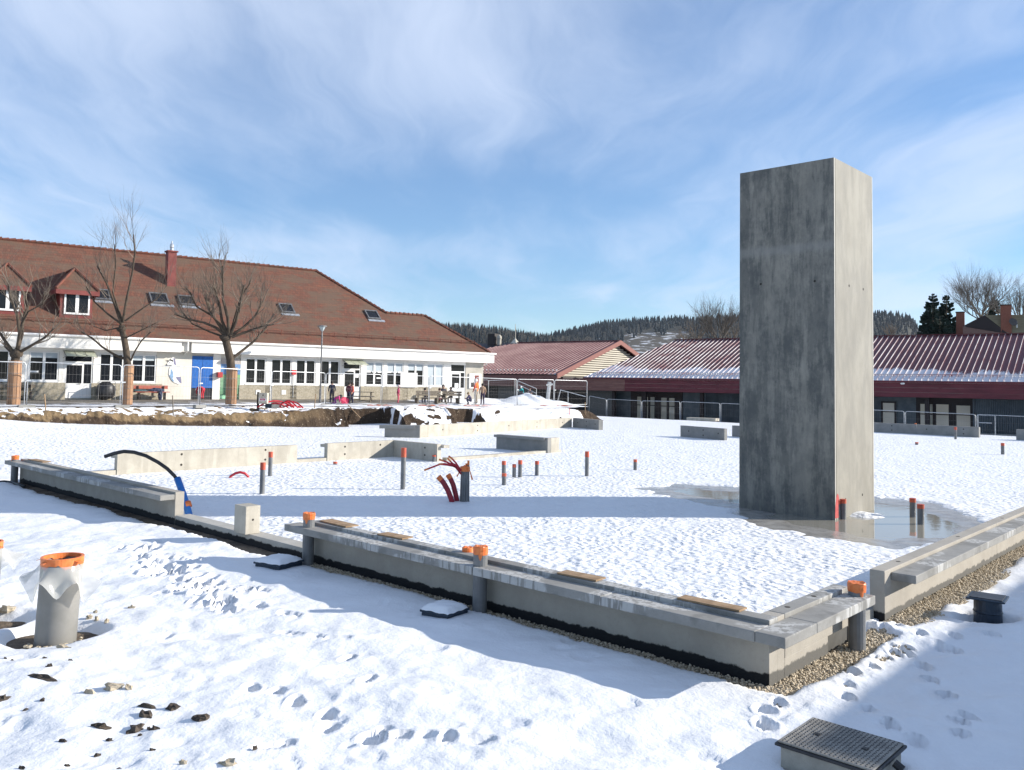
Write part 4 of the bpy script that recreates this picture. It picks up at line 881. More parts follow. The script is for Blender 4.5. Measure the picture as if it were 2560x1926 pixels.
# ------------------------------------------------------------------ school building on the left (local x along the facade, y inward, z up)
ANG_L = math.radians(37.6); C0 = dep(1208, 940, 65); PL = Plane((C0[0], C0[1], 0), ANG_L)
sb = thing('school_building', 'long single storey school with mossy tiled roof, dormers and white windows', 'building', (C0[0], C0[1], 0), ANG_L)
def fx(px, py=950): return PL.sz(px, py)[0]
X0 = -40.0; ZB = 1.40; ZF0, ZF1 = 4.22, 4.86
def LBX(name, x0, x1, y0, y1, z0, z1, mat, parent=None, bevel=0): return MB().box(x0, x1, y0, y1, z0, z1).build(name, mat, parent or sb, bevel=bevel)
LBX('wall', X0, 0, .16, .5, .9, 4.9, M['render']); LBX('wall', -.35, -.002, .502, 11.8, .9, 4.9, M['render'])
xs_split = fx(459)
LBX('fascia', X0, xs_split-.35, -.55, -.38, ZF0, ZF1, M['white']); LBX('fascia', xs_split+.25, .62, -.55, -.38, ZF0, ZF1, M['white']); LBX('fascia', .50, .62, -.378, 12.2, ZF0, ZF1, M['white'])
LBX('fascia', xs_split-.349, xs_split+.249, -.30, -.2, ZF0+.1, ZF1, M['white']); LBX('soffit', X0, .49, -.377, .158, 4.25, 4.30, M['white'])
MB().tube([(X0, -.62, 4.92), (.75, -.62, 4.92)], .075, 8).build('gutter', M['white'], sb)
for px in (459,):
    a = fx(px); MB().tube([(a, -.60, 4.9), (a, -.60, 4.35), (a, .06, 4.05), (a, .06, 1.35)], .055, 8).build('downpipe', M['white'], sb)
MB().tube([(.1, -.3, 4.2), (.1, -.3, 4.1), (-.1, .5, 4.0)], .04, 8).build('downpipe', M['white'], sb)
def window(px0, px1, z0=2.36, z1=4.02, blind=0, sheet=False, name='window'):
    a, b = fx(px0), fx(px1); f = MB(); w_ = .07; mid = (a+b)/2
    for q in ((a, a+w_, z0, z1), (b-w_, b, z0, z1), (a+w_+.001, b-w_-.001, z0, z0+w_+.03), (a+w_+.001, b-w_-.001, z1-w_, z1), (mid-.07, mid+.07, z0+w_+.031, z1-w_-.001)): f.box(q[0], q[1], .02, .12, q[2], q[3])
    f.box(a-.02, b+.02, -.05, .018, z0-.05, z0-.002)
    fr = f.build(name, M['pvcw'], sb, bevel=.006)
    for u0, u1 in ((a+w_, mid-.07), (mid+.07, b-w_)):
        MB().box(u0+.002, u1-.002, .075, .085, z0+w_+.032, z1-w_-.002).build('pane', M['glass'], fr)
        if blind: MB().box(u0+.004, u1-.004, .060, .073, z1-w_-blind, z1-w_-.004).build('blind', M['blind'], fr)
    return fr, a, b
WINS = [(-45, -12), (-8, 50), (71, 145), (247, 307), (327, 389), (613, 664), (677, 728), (739, 788), (800, 848), (914, 957), (966, 1008), (1018, 1059), (1067, 1108)]
DOORS = [(158, 231), (857, 901), (1126, 1163)]
edges = []
for k, (a, b) in enumerate(WINS):
    fr, s0, s1 = window(a, b, blind=(.62 if k in (9, 10) else .45 if k == 11 else 1.5 if k == 12 else .28 if k in (2, 4) else 0)); edges.append((s0, s1))
    if k in (9, 10):
        for j in range(3): MB().box(s0+.1+j*.42, s0+.42+j*.42, .045, .055, 3.28, 3.40).build('paper', M['paper'], fr)
    if k in (2, 9): MB().box((s0+s1)/2+(.2 if k == 9 else -.85), (s0+s1)/2+(.65 if k == 9 else -.25), .045, .055, 2.85, 2.95).build('paper', M['paper'], fr)
# door leaves with a glazed side light and a fanlight
dedges = []
for k, (a, b) in enumerate(DOORS):
    a, b = fx(a), fx(b); dedges.append((a, b)); z0 = 1.44; z1 = 3.98 if k != 2 else 4.1; m = a+(b-a)*.66
    d = MB()
    for q in ((a, a+.07, z0, z1), (b-.07, b, z0, z1), (a+.071, b-.071, z1-.07, z1), (a+.071, b-.071, 3.42, 3.52), (m-.05, m+.05, z0, 3.419), (a+.071, a+.15, z0, 3.419), (a+.151, m-.051, z0, 2.28), (a+.151, m-.051, 3.30, 3.419), (m+.051, b-.071, z0, 2.28)): d.box(q[0], q[1], .03, .12, q[2], q[3])
    dr = d.build('door', M['pvcw'], sb, bevel=.005)
    for u0, u1, v0, v1 in ((a+.152, m-.052, 2.282, 3.298), (m+.052, b-.072, 2.282, 3.418), (a+.072, b-.072, 3.522, z1-.072)): MB().box(u0, u1, .07, .08, v0, v1).build('pane', M['glass'], dr)
    MB().tube([(m-.09, .0, 2.25), (m-.25, -.01, 2.25)], .018, 6).build('handle', M['steeld'], dr)
    if k == 2: MB().box(m-.45, m-.12, .05, .06, 2.3, 2.62).build('paper', M['paper'], dr)
    if k == 1: MB().box(m+.08, b-.12, .05, .06, 2.9, 3.15).build('paper', M['paper'], dr)
# blue double door and painted panels
a, b = fx(479), fx(531); bd_ = MB().box(a, (a+b)/2-.006, .0, .15, 2.08, 4.04).box((a+b)/2+.006, b, .0, .15, 2.08, 4.04).build('blue_shutter', plain('blue_door', (.015, .12, .42), .5), sb, bevel=.01)
LBX('plinth_door', a, b, .05, .155, 1.42, 2.07, M['black']); dedges.append((a, b))
a2, b2 = fx(551), fx(600)
mp = MB(); zs = [1.72, 2.15, 2.75, 2.95, 3.3, 3.6, 3.92]
for k in range(6): mp.box(a2, b2, .0, .158, zs[k], zs[k+1]-.0005, k)
mp.build('painted_mural', [plain('mural_g1', (.14, .30, .17)), plain('mural_g2', (.20, .36, .22)), plain('mural_g3', (.18, .40, .20)), plain('mural_b1', (.10, .24, .46)), plain('mural_b2', (.16, .28, .48)), plain('mural_t', (.42, .38, .36))], sb)
LBX('painted_mural', fx(537), fx(607), .12, .159, 1.42, 1.70, plain('mint_paint', (.30, .62, .40)))
MB().box(a2+.35, a2+.75, -.02, -.002, 2.55, 2.95).box(a2+.34, a2+.76, -.018, -.003, 2.05, 2.5).build('poster', M['paper'], sb)
# piers, pebbledash panels
solid = sorted(edges+dedges+[(a2, b2)])
cur = X0
for s0, s1 in solid:
    if s0-cur > .1: LBX('pier', cur, s0-.015, 0, .159, .9, 4.245, M['render'] if s0-cur > 1.2 else M['white'])
    cur = s1+.015
LBX('pier', cur, 0, 0, .159, .9, 4.245, M['render2'])
for (s0, s1) in edges: LBX('lower_panel', s0-.38, s1+.38, -.035, -.003, .95, 2.30, M['pebble']); LBX('lintel', s0-.012, s1+.012, .0, .158, 4.03, 4.245, M['white']); LBX('backing', s0-.012, s1+.012, .0, .158, .95, 2.305, M['render'])
for (s0, s1) in dedges[:3]: LBX('lintel', s0-.012, s1+.012, .0, .158, 4.0, 4.245, M['white'])
for px in (640, 704): LBX('vent_plate', fx(px), fx(px)+.3, -.06, -.036, 1.7, 2.0, M['white'])
# bear-like animal painted on a cut-out fixed to the wall
def facpoly(pix, off, th=.02):
    out = []
    for x, y in pix: s_, z = PL.sz(x, y, off); out.append((s_, off, z))
    return out
c8 = lambda X, Y: (380+X/11.89, 860+Y/11.89)
an = MB(); an.prism(facpoly([c8(*q) for q in [(560, 450), (620, 395), (680, 440), (710, 560), (715, 650), (800, 860), (815, 1000), (850, 1180), (800, 1205), (640, 1140), (560, 1050), (500, 900), (510, 760), (545, 690), (600, 640), (540, 640), (430, 660), (450, 600), (500, 520)]], -.03), (0, .025, 0), 0)
an.prism(facpoly([c8(*q) for q in [(560, 730), (620, 820), (640, 980), (610, 1020), (670, 1130), (600, 1100), (520, 950), (550, 900)]], -.036), (0, .005, 0), 1)
an.prism(facpoly([c8(*q) for q in [(640, 420), (690, 450), (720, 640), (690, 640), (650, 590)]], -.036), (0, .005, 0), 2); an.prism(facpoly([c8(*q) for q in [(700, 990), (860, 980), (880, 1180), (820, 1150)]], -.036), (0, .005, 0), 2)
for pl_ in ([(425, 490), (440, 480), (500, 500), (540, 505), (500, 530)], [(420, 620), (450, 600), (470, 650), (440, 665)], [(520, 550), (545, 550), (545, 575), (520, 575)], [(540, 500), (560, 440), (575, 480), (620, 470), (630, 540), (580, 510)], [(470, 640), (560, 630), (620, 670), (600, 680), (560, 650), (480, 655)]): an.prism(facpoly([c8(*q) for q in pl_], -.042), (0, .004, 0), 3)
an.build('animal_panel', [M['paper'], plain('bear_blue', (.22, .36, .55)), plain('bear_grey', (.22, .22, .34)), M['dark']], sb)
# red box beside the blue door, alarm box, notice board, white sheet, canopies
LBX('letter_box', fx(541), fx(553), -.28, -.001, 2.75, 3.08, plain('box_red', (.42, .05, .05)))
al = LBX('alarm_box', fx(728), fx(738), -.16, -.002, 3.02, 3.32, plain('box_red2', (.55, .03, .04))); MB().tube([(fx(733), -.045, 3.02), (fx(733), -.045, 1.5)], .02, 6).build('cable', M['galv'], al)
nb = LBX('notice_board', fx(1172), fx(1201), -.10, -.002, 2.25, 3.38, M['white']); 
for q, mt in (((.12, .42, 2.75, 3.25), 'paper'), ((.14, .40, 2.35, 2.7), 'dark'), ((.46, .86, 2.4, 3.25), 'redwood'), ((.36, .62, 2.7, 2.95), 'blind')): MB().box(fx(1172)+q[0], fx(1172)+q[1], -.112, -.101, q[2], q[3]).build('notice', M[mt], nb)
sh = thing('white_board', 'blank white board fixed over the lower windows beside the pink child', 'board', PL.pt(fx(999), -.14, 2.28), ANG_L); MB().box(0, fx(1041)-fx(999), 0, .03, 0, 1.04).build('panel', M['paper'], sh)
for (p0, p1, kx) in ((158, 247, 0), (856, 919, 1)):
    a, b = fx(p0, 885), fx(p1-12, 885); cn = MB()
    for j in range(3):
        x0 = a+(b-a)*j/3+.02; x1 = a+(b-a)*(j+1)/3-.02; cn.add([(x0, 0, 4.12), (x1, 0, 4.12), (x1, -.95, 3.78), (x0, -.95, 3.78), (x0, 0, 4.135), (x1, 0, 4.135), (x1, -.95, 3.795), (x0, -.95, 3.795)], [(0, 1, 2, 3), (7, 6, 5, 4), (0, 4, 5, 1), (1, 5, 6, 2), (2, 6, 7, 3), (3, 7, 4, 0)])
    co_ = cn.build('canopy', plain('canopy_glass', (.42, .44, .34), .2), sb); bm_ = MB()
    for j in range(4): x = a+(b-a)*j/3; bm_.tube([(x, 0, 4.11), (x, -.97, 3.76)], .018, 5); bm_.tube([(x, 0, 3.7), (x, -.9, 3.78)], .012, 5)
    bm_.build('canopy_frame', M['steeld'], co_)
# roof
OV, ZE = -.62, 4.98
RIDGE_OFF = 6.2; ZR = PL.sz(790, 678, RIDGE_OFF)[1]; SL = (ZR-ZE)/(RIDGE_OFF-OV)
def slope(px, py, lift=0.0):
    d = ray(px, py); o = PL.o+PL.n*OV; nrm = -PL.n*SL+np.array([0, 0, 1.]); o = np.array([o[0], o[1], ZE+lift]); t = ((o-CAM)@nrm)/(d@nrm); p = CAM+d*t
    return np.array([(p-PL.o)@PL.e, (p-PL.o)@PL.n, p[2]])
eR = slope(1228, 884); r2 = slope(1062, 790); r1_ = slope(965, 783); r0 = slope(790, 678)
eR[1] = OV; eR[2] = ZE; r2z = (r2[2]+r1_[2])/2; r2[2] = r1_[2] = r2z; r2[1] = r1_[1] = OV+(r2z-ZE)/SL; r0[1] = RIDGE_OFF; r0[2] = ZR
YB = 2*RIDGE_OFF-OV
rf = MB(); A_ = [(X0-1, OV, ZE), tuple(eR), tuple(r2), tuple(r1_), tuple(r0), (X0-1, RIDGE_OFF, ZR)]
rf.add(A_, [(0, 1, 2, 3, 4, 5)])
y2 = 2*r2[1]-OV
rf.add([tuple(r0), tuple(r1_), (r1_[0], YB-(r1_[1]-OV), r1_[2]), (r0[0]+.01, YB-.01, ZE), (X0-1, YB, ZE), (X0-1, RIDGE_OFF, ZR)], [(0, 5, 4, 3), (0, 3, 2, 1)])
rf.add([tuple(eR), (eR[0], y2, ZE), tuple(r2), tuple(r1_), (r1_[0], y2, ZE)], [(0, 1, 2), (2, 1, 4, 3)])
roof = rf.build('roof', M['tile'], sb)
LBX('eaves_board', X0, eR[0]-.08, OV+.02, OV+.12, ZE-.09, ZE-.03, M['dark'])
rt = MB()
def ridge_line(a, b):
    a, b = np.array(a), np.array(b); n = int(np.linalg.norm(b-a)/.36); rr = random.Random(3)
    for k in range(n):
        p = a+(b-a)*k/n; q = a+(b-a)*(k+.93)/n; l = rr.uniform(0, .02); rt.tube([p+np.array([0, 0, .03+l]), q+np.array([0, 0, .0+l])], [.13, .10], 6)
ridge_line(r0, (X0-1, RIDGE_OFF, ZR)); ridge_line(r0, r1_); ridge_line(r1_, r2); ridge_line(r2, eR)
tag(rt.build('ridge_tiles', M['ridge'], roof), kind='stuff')
# snow guard rail along the eaves
sg_ = MB(); yg = OV+.75; zg = ZE+SL*.75
for dz in (.10, .24): sg_.tube([(X0, yg, zg+dz), (eR[0]-1.0, yg, zg+dz)], .022, 5)
x = X0
while x < eR[0]-1.0: sg_.box(x-.015, x+.015, yg-.02, yg+.02, zg-.02, zg+.30); x += .95
sg_.build('snow_guard', M['ridge'], roof)
# skylights
cc1 = lambda X, Y: (X/3.456, 560+Y/3.456); cc2 = lambda X, Y: (600+X/3.456, 560+Y/3.456)
for q in ([cc1(800, 575), cc1(930, 572), cc1(965, 668), cc1(830, 660)], [cc1(1268, 602), cc1(1430, 608), cc1(1468, 700), cc1(1318, 690)], [cc1(1520, 622), cc1(1655, 630), cc1(1700, 715), cc1(1560, 705)], [cc2(325, 695), cc2(430, 697), cc2(488, 782), cc2(360, 768)], [cc2(1065, 750), cc2(1160, 757), cc2(1230, 830), cc2(1112, 826)]):
    P = [slope(*k) for k in q]; xa = (P[0][0]+P[3][0])/2; xb = (P[1][0]+P[2][0])/2; ya = (P[2][1]+P[3][1])/2; yb = (P[0][1]+P[1][1])/2
    F_ = lambda x, y, l: (x, y-l*.7, ZE+SL*(y-OV)+l*.7)
    sk = MB()
    def bar(x0, x1, y0, y1, l0, l1, mm=sk): mm.add([F_(x0, y0, l0), F_(x1, y0, l0), F_(x1, y1, l0), F_(x0, y1, l0), F_(x0, y0, l1), F_(x1, y0, l1), F_(x1, y1, l1), F_(x0, y1, l1)], [(0, 3, 2, 1), (4, 5, 6, 7), (0, 1, 5, 4), (1, 2, 6, 5), (2, 3, 7, 6), (3, 0, 4, 7)])
    for b_ in ((xa, xb, ya, ya+.09), (xa, xb, yb-.09, yb), (xa, xa+.09, ya+.091, yb-.091), (xb-.09, xb, ya+.091, yb-.091)): bar(*b_, -.05, .12)
    so = sk.build('skylight', M['steeld'], roof); g_ = MB(); bar(xa+.091, xb-.091, ya+.091, yb-.091, .02, .07, g_); g_.build('pane', M['glass'], so)
    s2 = MB(); bar(xa-.05, xb+.25, ya-.20, ya-.03, .0, .05, s2); s2.build('flashing', M['galv'], so)
# dormers
def dormer(xl, xr, yb_, zbot, ztop, zapex, win):
    """xl..xr front face; yb_ = y of the front face"""
    d = MB(); zs0 = ZE+SL*(yb_-OV); yt = OV+(ztop-ZE)/SL; ya = OV+(zapex-ZE)/SL; xm = (xl+xr)/2
    d.add([(xl, yb_, zs0-.1), (xr, yb_, zs0-.1), (xr, yb_, ztop), (xl, yb_, ztop), (xl, yt, ztop), (xr, yt, ztop)], [(0, 1, 2, 3), (0, 3, 4), (1, 5, 2)])
    do = d.build('dormer', M['redwood'], sb)
    e = .28; r_ = MB(); yh = yb_+.95
    pts = [(xl-e, yb_-e, ztop), (xr+e, yb_-e, ztop), (xm, yh, zapex), (xm, ya, zapex), (xl-e, yt, ztop), (xr+e, yt, ztop)]
    r_.add(pts, [(0, 1, 2), (0, 2, 3, 4), (1, 5, 3, 2)]); r_.build('dormer_roof', M['tile'], do); hm_ = MB()
    for q0, q1 in ((pts[0], pts[2]), (pts[1], pts[2]), (pts[2], pts[3])): hm_.tube([np.array(q0)+[0, 0, .04], np.array(q1)+[0, 0, .04]], .085, 6)
    hm_.build('dormer_ridge', M['ridge'], do)
    MB().box(xl-e, xr+e, yb_-e-.03, yb_-e, ztop-.26, ztop-.005).box(xl-e-.03, xl-e, yb_-e, yt, ztop-.26, ztop-.005).box(xr+e, xr+e+.03, yb_-e, yt, ztop-.26, ztop-.005).build('fascia', M['redwood'], do)
    a, b, z0, z1 = win; f = MB(); mid = (a+b)/2
    for q in ((a, a+.09, z0, z1), (b-.09, b, z0, z1), (a+.091, b-.091, z0, z0+.10), (a+.091, b-.091, z1-.09, z1), (mid-.09, mid+.09, z0+.101, z1-.091)): f.box(q[0], q[1], yb_-.06, yb_-.004, q[2], q[3])
    f.build('window', M['pvcw'], do)
    for u0, u1 in ((a+.092, mid-.092), (mid+.092, b-.092)): MB().box(u0, u1, yb_-.03, yb_-.02, z0+.102, z1-.092).build('pane', M['glass'], do)
for (pl0, pl1, pyb, pyt, apx, apy, w0, w1, wt, wb) in ((150, 231, 796, 727, 181, 673, 159, 223, 729, 787), (-22, 60, 786, 715, 4, 659, -15, 50, 716, 777)):
    pb = slope((pl0+pl1)/2, pyb); yb_ = pb[1]
    sl, _ = PL.sz(pl0, 760, yb_); sr, _ = PL.sz(pl1, 760, yb_); _, zt = PL.sz((pl0+pl1)/2, pyt, yb_); _, zb = PL.sz((pl0+pl1)/2, pyb, yb_); _, zap = PL.sz(apx, apy, yb_+.95)
    a, z0 = PL.sz(w0, wb, yb_); b, _ = PL.sz(w1, wb, yb_); _, z1 = PL.sz((w0+w1)/2, wt+4, yb_); _, z0 = PL.sz((w0+w1)/2, wb, yb_)
    dormer(sl, sr, yb_, zb, zt, zap, (a, b, z0, z1))
# chimney
pc = slope(429, 716); cx, _ = PL.sz(429, 700, pc[1]); cw = .27; _, zt = PL.sz(429, 630, pc[1])
ch = MB().box(cx-cw, cx+cw, pc[1], pc[1]+.6, pc[2]-.6, zt).build('chimney', M['redwood'], roof, bevel=.01)
MB().box(cx-cw-.07, cx+cw+.07, pc[1]-.07, pc[1]+.66, zt+.002, zt+.09).build('chimney_cap', M['redwood'], ch); MB().lathe([(.12, .09), (.10, .3), (.13, .34), (.13, .5), (.04, .62), (.04, .75)], 10, (cx+.02, pc[1]+.3, zt)).build('flue', M['galv'], ch)
# ------------------------------------------------------------------ low red-roofed school wing on the right
ANG_R = math.radians(-36); R0 = dep(1700, 945, 76); PR = Plane((R0[0], R0[1], 0), ANG_R)
rb_ = thing('school_wing', 'long low school wing with dark red metal roof and grey ribbed cladding', 'building', (R0[0], R0[1], 0), ANG_R)
ZE1 = 3.40; O1 = 11.; ZR1 = 7.49; XL1 = PR.sz(1458, 941)[0]; XR1 = PR.sz(1690, 851, O1)[0]; XE = 46.
rr1 = MB(); rr1.add([(XL1, 0, ZE1), (XE, 0, ZE1), (XE, O1, ZR1), (XR1, O1, ZR1), (XL1, 2*O1, ZE1), (XE, 2*O1, ZE1)], [(0, 1, 2, 3), (0, 3, 4), (4, 3, 2, 5), (1, 5, 2)])
ro1 = rr1.build('roof', M['mroof'], rb_)
def seams(parent, x0, x1, xl, xr, O_, ze, zr, step, slantL, sm=None):
    L_ = math.hypot(O_, zr-ze); full = {}
    x = x0
    while x < x1:
        f = 1.0
        if slantL and x < xr: f = max(.02, (x-xl)/(xr-xl))
        key = round(f, 2)
        if key not in full:
            full[key] = MB().add([(-.018, 0, 0), (.018, 0, 0), (.018, O_*key, (zr-ze)*key), (-.018, O_*key, (zr-ze)*key), (-.012, -.01, .06), (.012, -.01, .06), (.012, O_*key-.02, (zr-ze)*key+.055), (-.012, O_*key-.02, (zr-ze)*key+.055)], [(4, 5, 6, 7), (0, 1, 5, 4), (1, 2, 6, 5), (2, 3, 7, 6), (3, 0, 4, 7)]).mesh('roof_seam', sm or M['seam'])
        part('roof_seam', full[key], parent, (x, 0, ze+.002)); x += step
seams(ro1, XL1+.4, 30, XL1, XR1, O1, ZE1, ZR1, .455, True)
sgd = MB(); x = XL1+1.0
sl1 = (ZR1-ZE1)/O1
while x < 30:
    sgd.box(x-.05, x+.05, .95, 1.05, ZE1+sl1*1.0, ZE1+sl1*1.0+.16); x += .455
sgd.tube([(XL1+1.2, 1.0, ZE1+sl1+.12), (XE, 1.0, ZE1+sl1+.12)], .035, 5); sgd.build('snow_guard', M['seam'], ro1)
MB().box(XR1-.1, XE, O1-.14, O1+.14, ZR1+.02, ZR1+.09).build('ridge_cap', M['rfascia'], ro1)
MB().box(XL1, XE, -.06, .10, ZE1-.16, ZE1-.003).build('gutter', M['rfascia'], rb_)
for k in range(3):
    z1 = ZE1-.165-k*.37
    MB().box(XL1-8.2, XL1+4.5, .06-.012*k, .16, z1-.36, z1).build('fascia_board', M['rfascia2'], rb_); MB().box(XL1+4.51, XE, .06-.012*k, .16, z1-.36, z1).build('fascia_board', M['rfascia'], rb_)
ZS = ZE1-1.28
MB().box(XL1-8, XE, .165, 2.0, ZS, ZS+.05).build('soffit', M['dark'], rb_)
MB().box(XL1-8, XE, 1.9, 2.2, -1.6, ZS).build('wall', M['clad'], rb_)
MB().box(XL1-8, XE, .5, 1.9, -1.2, -.42).build('terrace', M['cgrey'], rb_)
def rx(px, off=1.85): return PR.sz(px, 1000, off)[0]
# ribbed cladding
def cladding(x0, x1, y=1.85):
    m = MB(); x = x0
    while x < x1: m.box(x, x+.055, y-.05, y+.04, -1.4, ZS-.01); x += .115
    m.build('cladding', M['clad'], rb_)
cladding(rx(1765), rx(1860)); cladding(rx(2432, .95), rx(2432, .95)+16, .95)
for px in (1535, 1612, 1755, 2318, 2175): x = rx(px, .9); MB().box(x-.16, x+.16, .75, 1.05, -1.4, ZS-.003).build('column', M['dark'], rb_)
for px in (1475, 1588, 1695): x = rx(px); MB().box(x-.45, x+.45, 1.80, 1.898, -.9, ZS-.004).build('dark_panel', M['dark'], rb_)
def rwin(px0, px1, z0, z1, lit, muntin=2, off=1.86):
    a, b = rx(px0, off), rx(px1, off); f = MB(); f.box(a, a+.12, off-.06, off+.03, z0, z1).box(b-.12, b, off-.06, off+.03, z0, z1).box(a+.121, b-.121, off-.06, off+.03, z0, z0+.12).box(a+.121, b-.121, off-.06, off+.03, z1-.12, z1)
    for k in range(1, muntin): x = a+(b-a)*k/muntin; f.box(x-.06, x+.06, off-.058, off+.03, z0+.121, z1-.121)
    w_ = f.build('window', M['dark'], rb_)
    for k in range(muntin):
        x0 = a+(b-a)*k/muntin+.13; x1 = a+(b-a)*(k+1)/muntin-.13; MB().box(x0, x1, off-.01, off+.0, z0+.13, z1-.13).build('pane', M['glassl'] if lit else M['glass'], w_)
        if lit: MB().box(x0, x1, off-.03, off-.011, z0+(z1-z0)*.62, z0+(z1-z0)*.65).build('glazing_bar', M['dark'], w_)
    return w_
MB().box(rx(1582), rx(1692), 1.83, 1.899, -.9, ZS-.006).build('dark_panel', M['dark'], rb_)
rwin(1590, 1640, -.75, 1.75, True, 3, 1.80); rwin(1650, 1690, -.75, 1.7, True, 2, 1.80); rwin(2203, 2240, -.5, 1.75, True, 1, 1.80); rwin(2296, 2376, -.75, 1.75, True, 2, 1.78); rwin(2386, 2430, -.6, 1.7, True, 1, 1.78)
MB().box(rx(2290), rx(2440), 1.84, 1.899, -1.0, ZS-.006).build('dark_panel', M['dark'], rb_)
for px, y in ((1660, 943), (2257, 956)):
    s_, z = PR.sz(px, y, .03); MB().blob((s_, -.02, z-.1), .12, 3, sq=(1.4, .6, .6)).build('lamp', M['white'], rb_)
# gabled wing behind it, to the left
ZE2 = 3.64; O2 = 13.; XG = PR.sz(1390, 936, .0)[0]; ZR2 = PR.sz(1552, 853, O2)[1]; XQ = PR.sz(1283, 858, O2)[0]
gw = thing('gabled_wing', 'red metal roofed wing with a slatted gable end behind the school', 'building', (R0[0], R0[1], 0), ANG_R)
YG = .0; XLL = XQ-11
g2 = MB(); g2.add([(XLL, YG, ZE2), (XG, YG, ZE2), (XG, O2, ZR2), (XQ, O2, ZR2), (XG, 2*O2, ZE2), (XLL, 2*O2, ZE2)], [(0, 1, 2, 3), (3, 2, 4, 5), (0, 3, 5)]); ro2 = g2.build('roof', M['mroof2'], gw)
seams(ro2, XLL+.3, XG-.1, XLL, XQ, O2, ZE2, ZR2, .47, True, M['seam2'])
sgd = MB(); x = XLL+1.5; sl2 = (ZR2-ZE2)/O2
while x < XG-.3: sgd.box(x-.05, x+.05, 1.15, 1.25, ZE2+sl2*1.2, ZE2+sl2*1.2+.17); x += .47
sgd.build('snow_guard', M['seam'], ro2); MB().box(XQ, XG, O2-.14, O2+.14, ZR2+.02, ZR2+.09).build('ridge_cap', M['rfascia'], ro2); MB().lathe([(.6, -.1), (.05, .55), (.03, 2.3)], 8, (XQ+.3, O2, ZR2)).build('finial', M['cream'], ro2)
for k in (0, 1):
    a = np.array([XG+.02, YG if k == 0 else 2*O2, ZE2]); b = np.array([XG+.02, O2, ZR2]); 
    MB().prism([a+[0, 0, .08], b+[0, 0, .08], b+[0, 0, -.42], a+[0, 0, -.42]], (.16, 0, 0)).build('verge_board', plain('verge', (.23, .10, .085)), gw)
slat = MB().box(-.03, .03, 0, 1, -.075, .075).mesh('slat', M['cream']); z = ZE2-.25; zt = ZR2-.5
MB().prism([(XG-.75, .4, ZE2-.35), (XG-.75, 2*O2-.4, ZE2-.35), (XG-.75, O2, ZR2-.35)], (.1, 0, 0)).build('gable_wall', M['oldwood'], gw)
while z < zt:
    f = (z-ZE2+.35)/(ZR2-ZE2); y0 = .5+O2*max(0, f)*.98; part('slat', slat, gw, (XG-.45, y0, z), scale=(1, max(.3, 2*(O2-y0)), 1)); z += .235
MB().box(XLL-4, XG, .10, .22, ZE2-1.25, ZE2-.1).build('fascia', M['rfascia2'], gw); MB().box(XLL-4, XG+6, 1.2, 1.5, -1.3, ZE2-1.2).build('wall', plain('wing_wall', (.10, .10, .095)), gw)
for px0, px1 in ((1213, 1243), (1343, 1392), (1400, 1465)): MB().box(PR.sz(px0, 990, 1.1)[0], PR.sz(px1, 990, 1.1)[0], 1.12, 1.19, -.6, ZE2-1.3).build('window', M['glass'], gw)
MB().box(XLL-5, XG-.2, 1.6, 2*O2-.5, -1, ZE2-.2).build('core', M['dark'], gw)
# dark roofed house at the back and house on the right with two chimneys
hb = dep(1215, 900, 115); t = thing('house', 'house with a dark blue slate roof and a snow capped chimney behind the red roofs', 'building', (hb[0], hb[1], 0), ANG_R)
zr = dep(1215, 857, 115)[2]; ze = dep(1215, 905, 112)[2]
MB().add([(-14, -6, ze-1), (12, -6, ze-1), (12, 2, zr), (-14, 2, zr), (12, 9, ze-1), (-14, 9, ze-1)], [(0, 1, 2, 3), (3, 2, 4, 5)]).build('roof', plain('slate', (.022, .022, .032), .6), t); MB().box(-13, 11, -5, 8, -1, ze-.6).build('wall', M['render'], t)
cq = MB().box(-.7, .5, 1.2, 2.2, zr-.5, zr+1.3).build('chimney', M['dark'], t); MB().lathe([(.28, -.3), (.28, .55), (.36, .6), (.30, .95), (.1, 1.15)], 10, (1.0, 1.6, zr)).build('flue', M['conc'], t)
hs_ = dep(2460, 800, 105); t = thing('house', 'brown tiled house with two brick chimneys and a satellite dish, far right', 'building', (hs_[0], hs_[1], 0), math.radians(-30))
D_ = 105; q8 = lambda X, Y: (2280+X/7.564, 640+Y/7.564)
def hp(X, Y, D): p = dep(*q8(X, Y), D)-np.array([hs_[0], hs_[1], 0]); c_, s_ = math.cos(math.radians(30)), math.sin(math.radians(30)); return np.array([p[0]*c_-p[1]*s_, p[0]*s_+p[1]*c_, p[2]])
ap = hp(1370, 1120, 102.6); eL = hp(960, 1330, 104); eR_ = hp(1810, 1470, 101); 
dirr = np.array([.2, 1., 0])/math.hypot(.2, 1)
MB().add([tuple(eL), tuple(eR_), tuple(ap+[0, 0, -.02])], [(0, 1, 2)]).build('gable_wall', M['dark'], t)
MB().add([tuple(ap), tuple(eR_+[.4, 0, -.3]), tuple(eR_+[.4, 0, -.3]+np.array([14, 3, 0])), tuple(ap+np.array([14, 3, .0]))], [(0, 1, 2, 3)]).build('roof', mk('moss_tile', (.15, .135, .085), (.20, .18, .12), 3, rough=.9, stretch=(.4, .4, 5)), t)
MB().add([tuple(ap), tuple(ap+np.array([14, 3, .0])), tuple(eL+np.array([12, 6, -1.])), tuple(eL)], [(0, 1, 2, 3)]).build('roof', M['dark'], t)
MB().prism([tuple(eL+[0, 0, -.05]), tuple(eR_+[0, 0, -.05]), tuple(eR_+[0, 0, -9]), tuple(eL+[0, 0, -9])], (8, 4, 0)).build('wall', plain('wall_brown', (.16, .10, .085)), t)
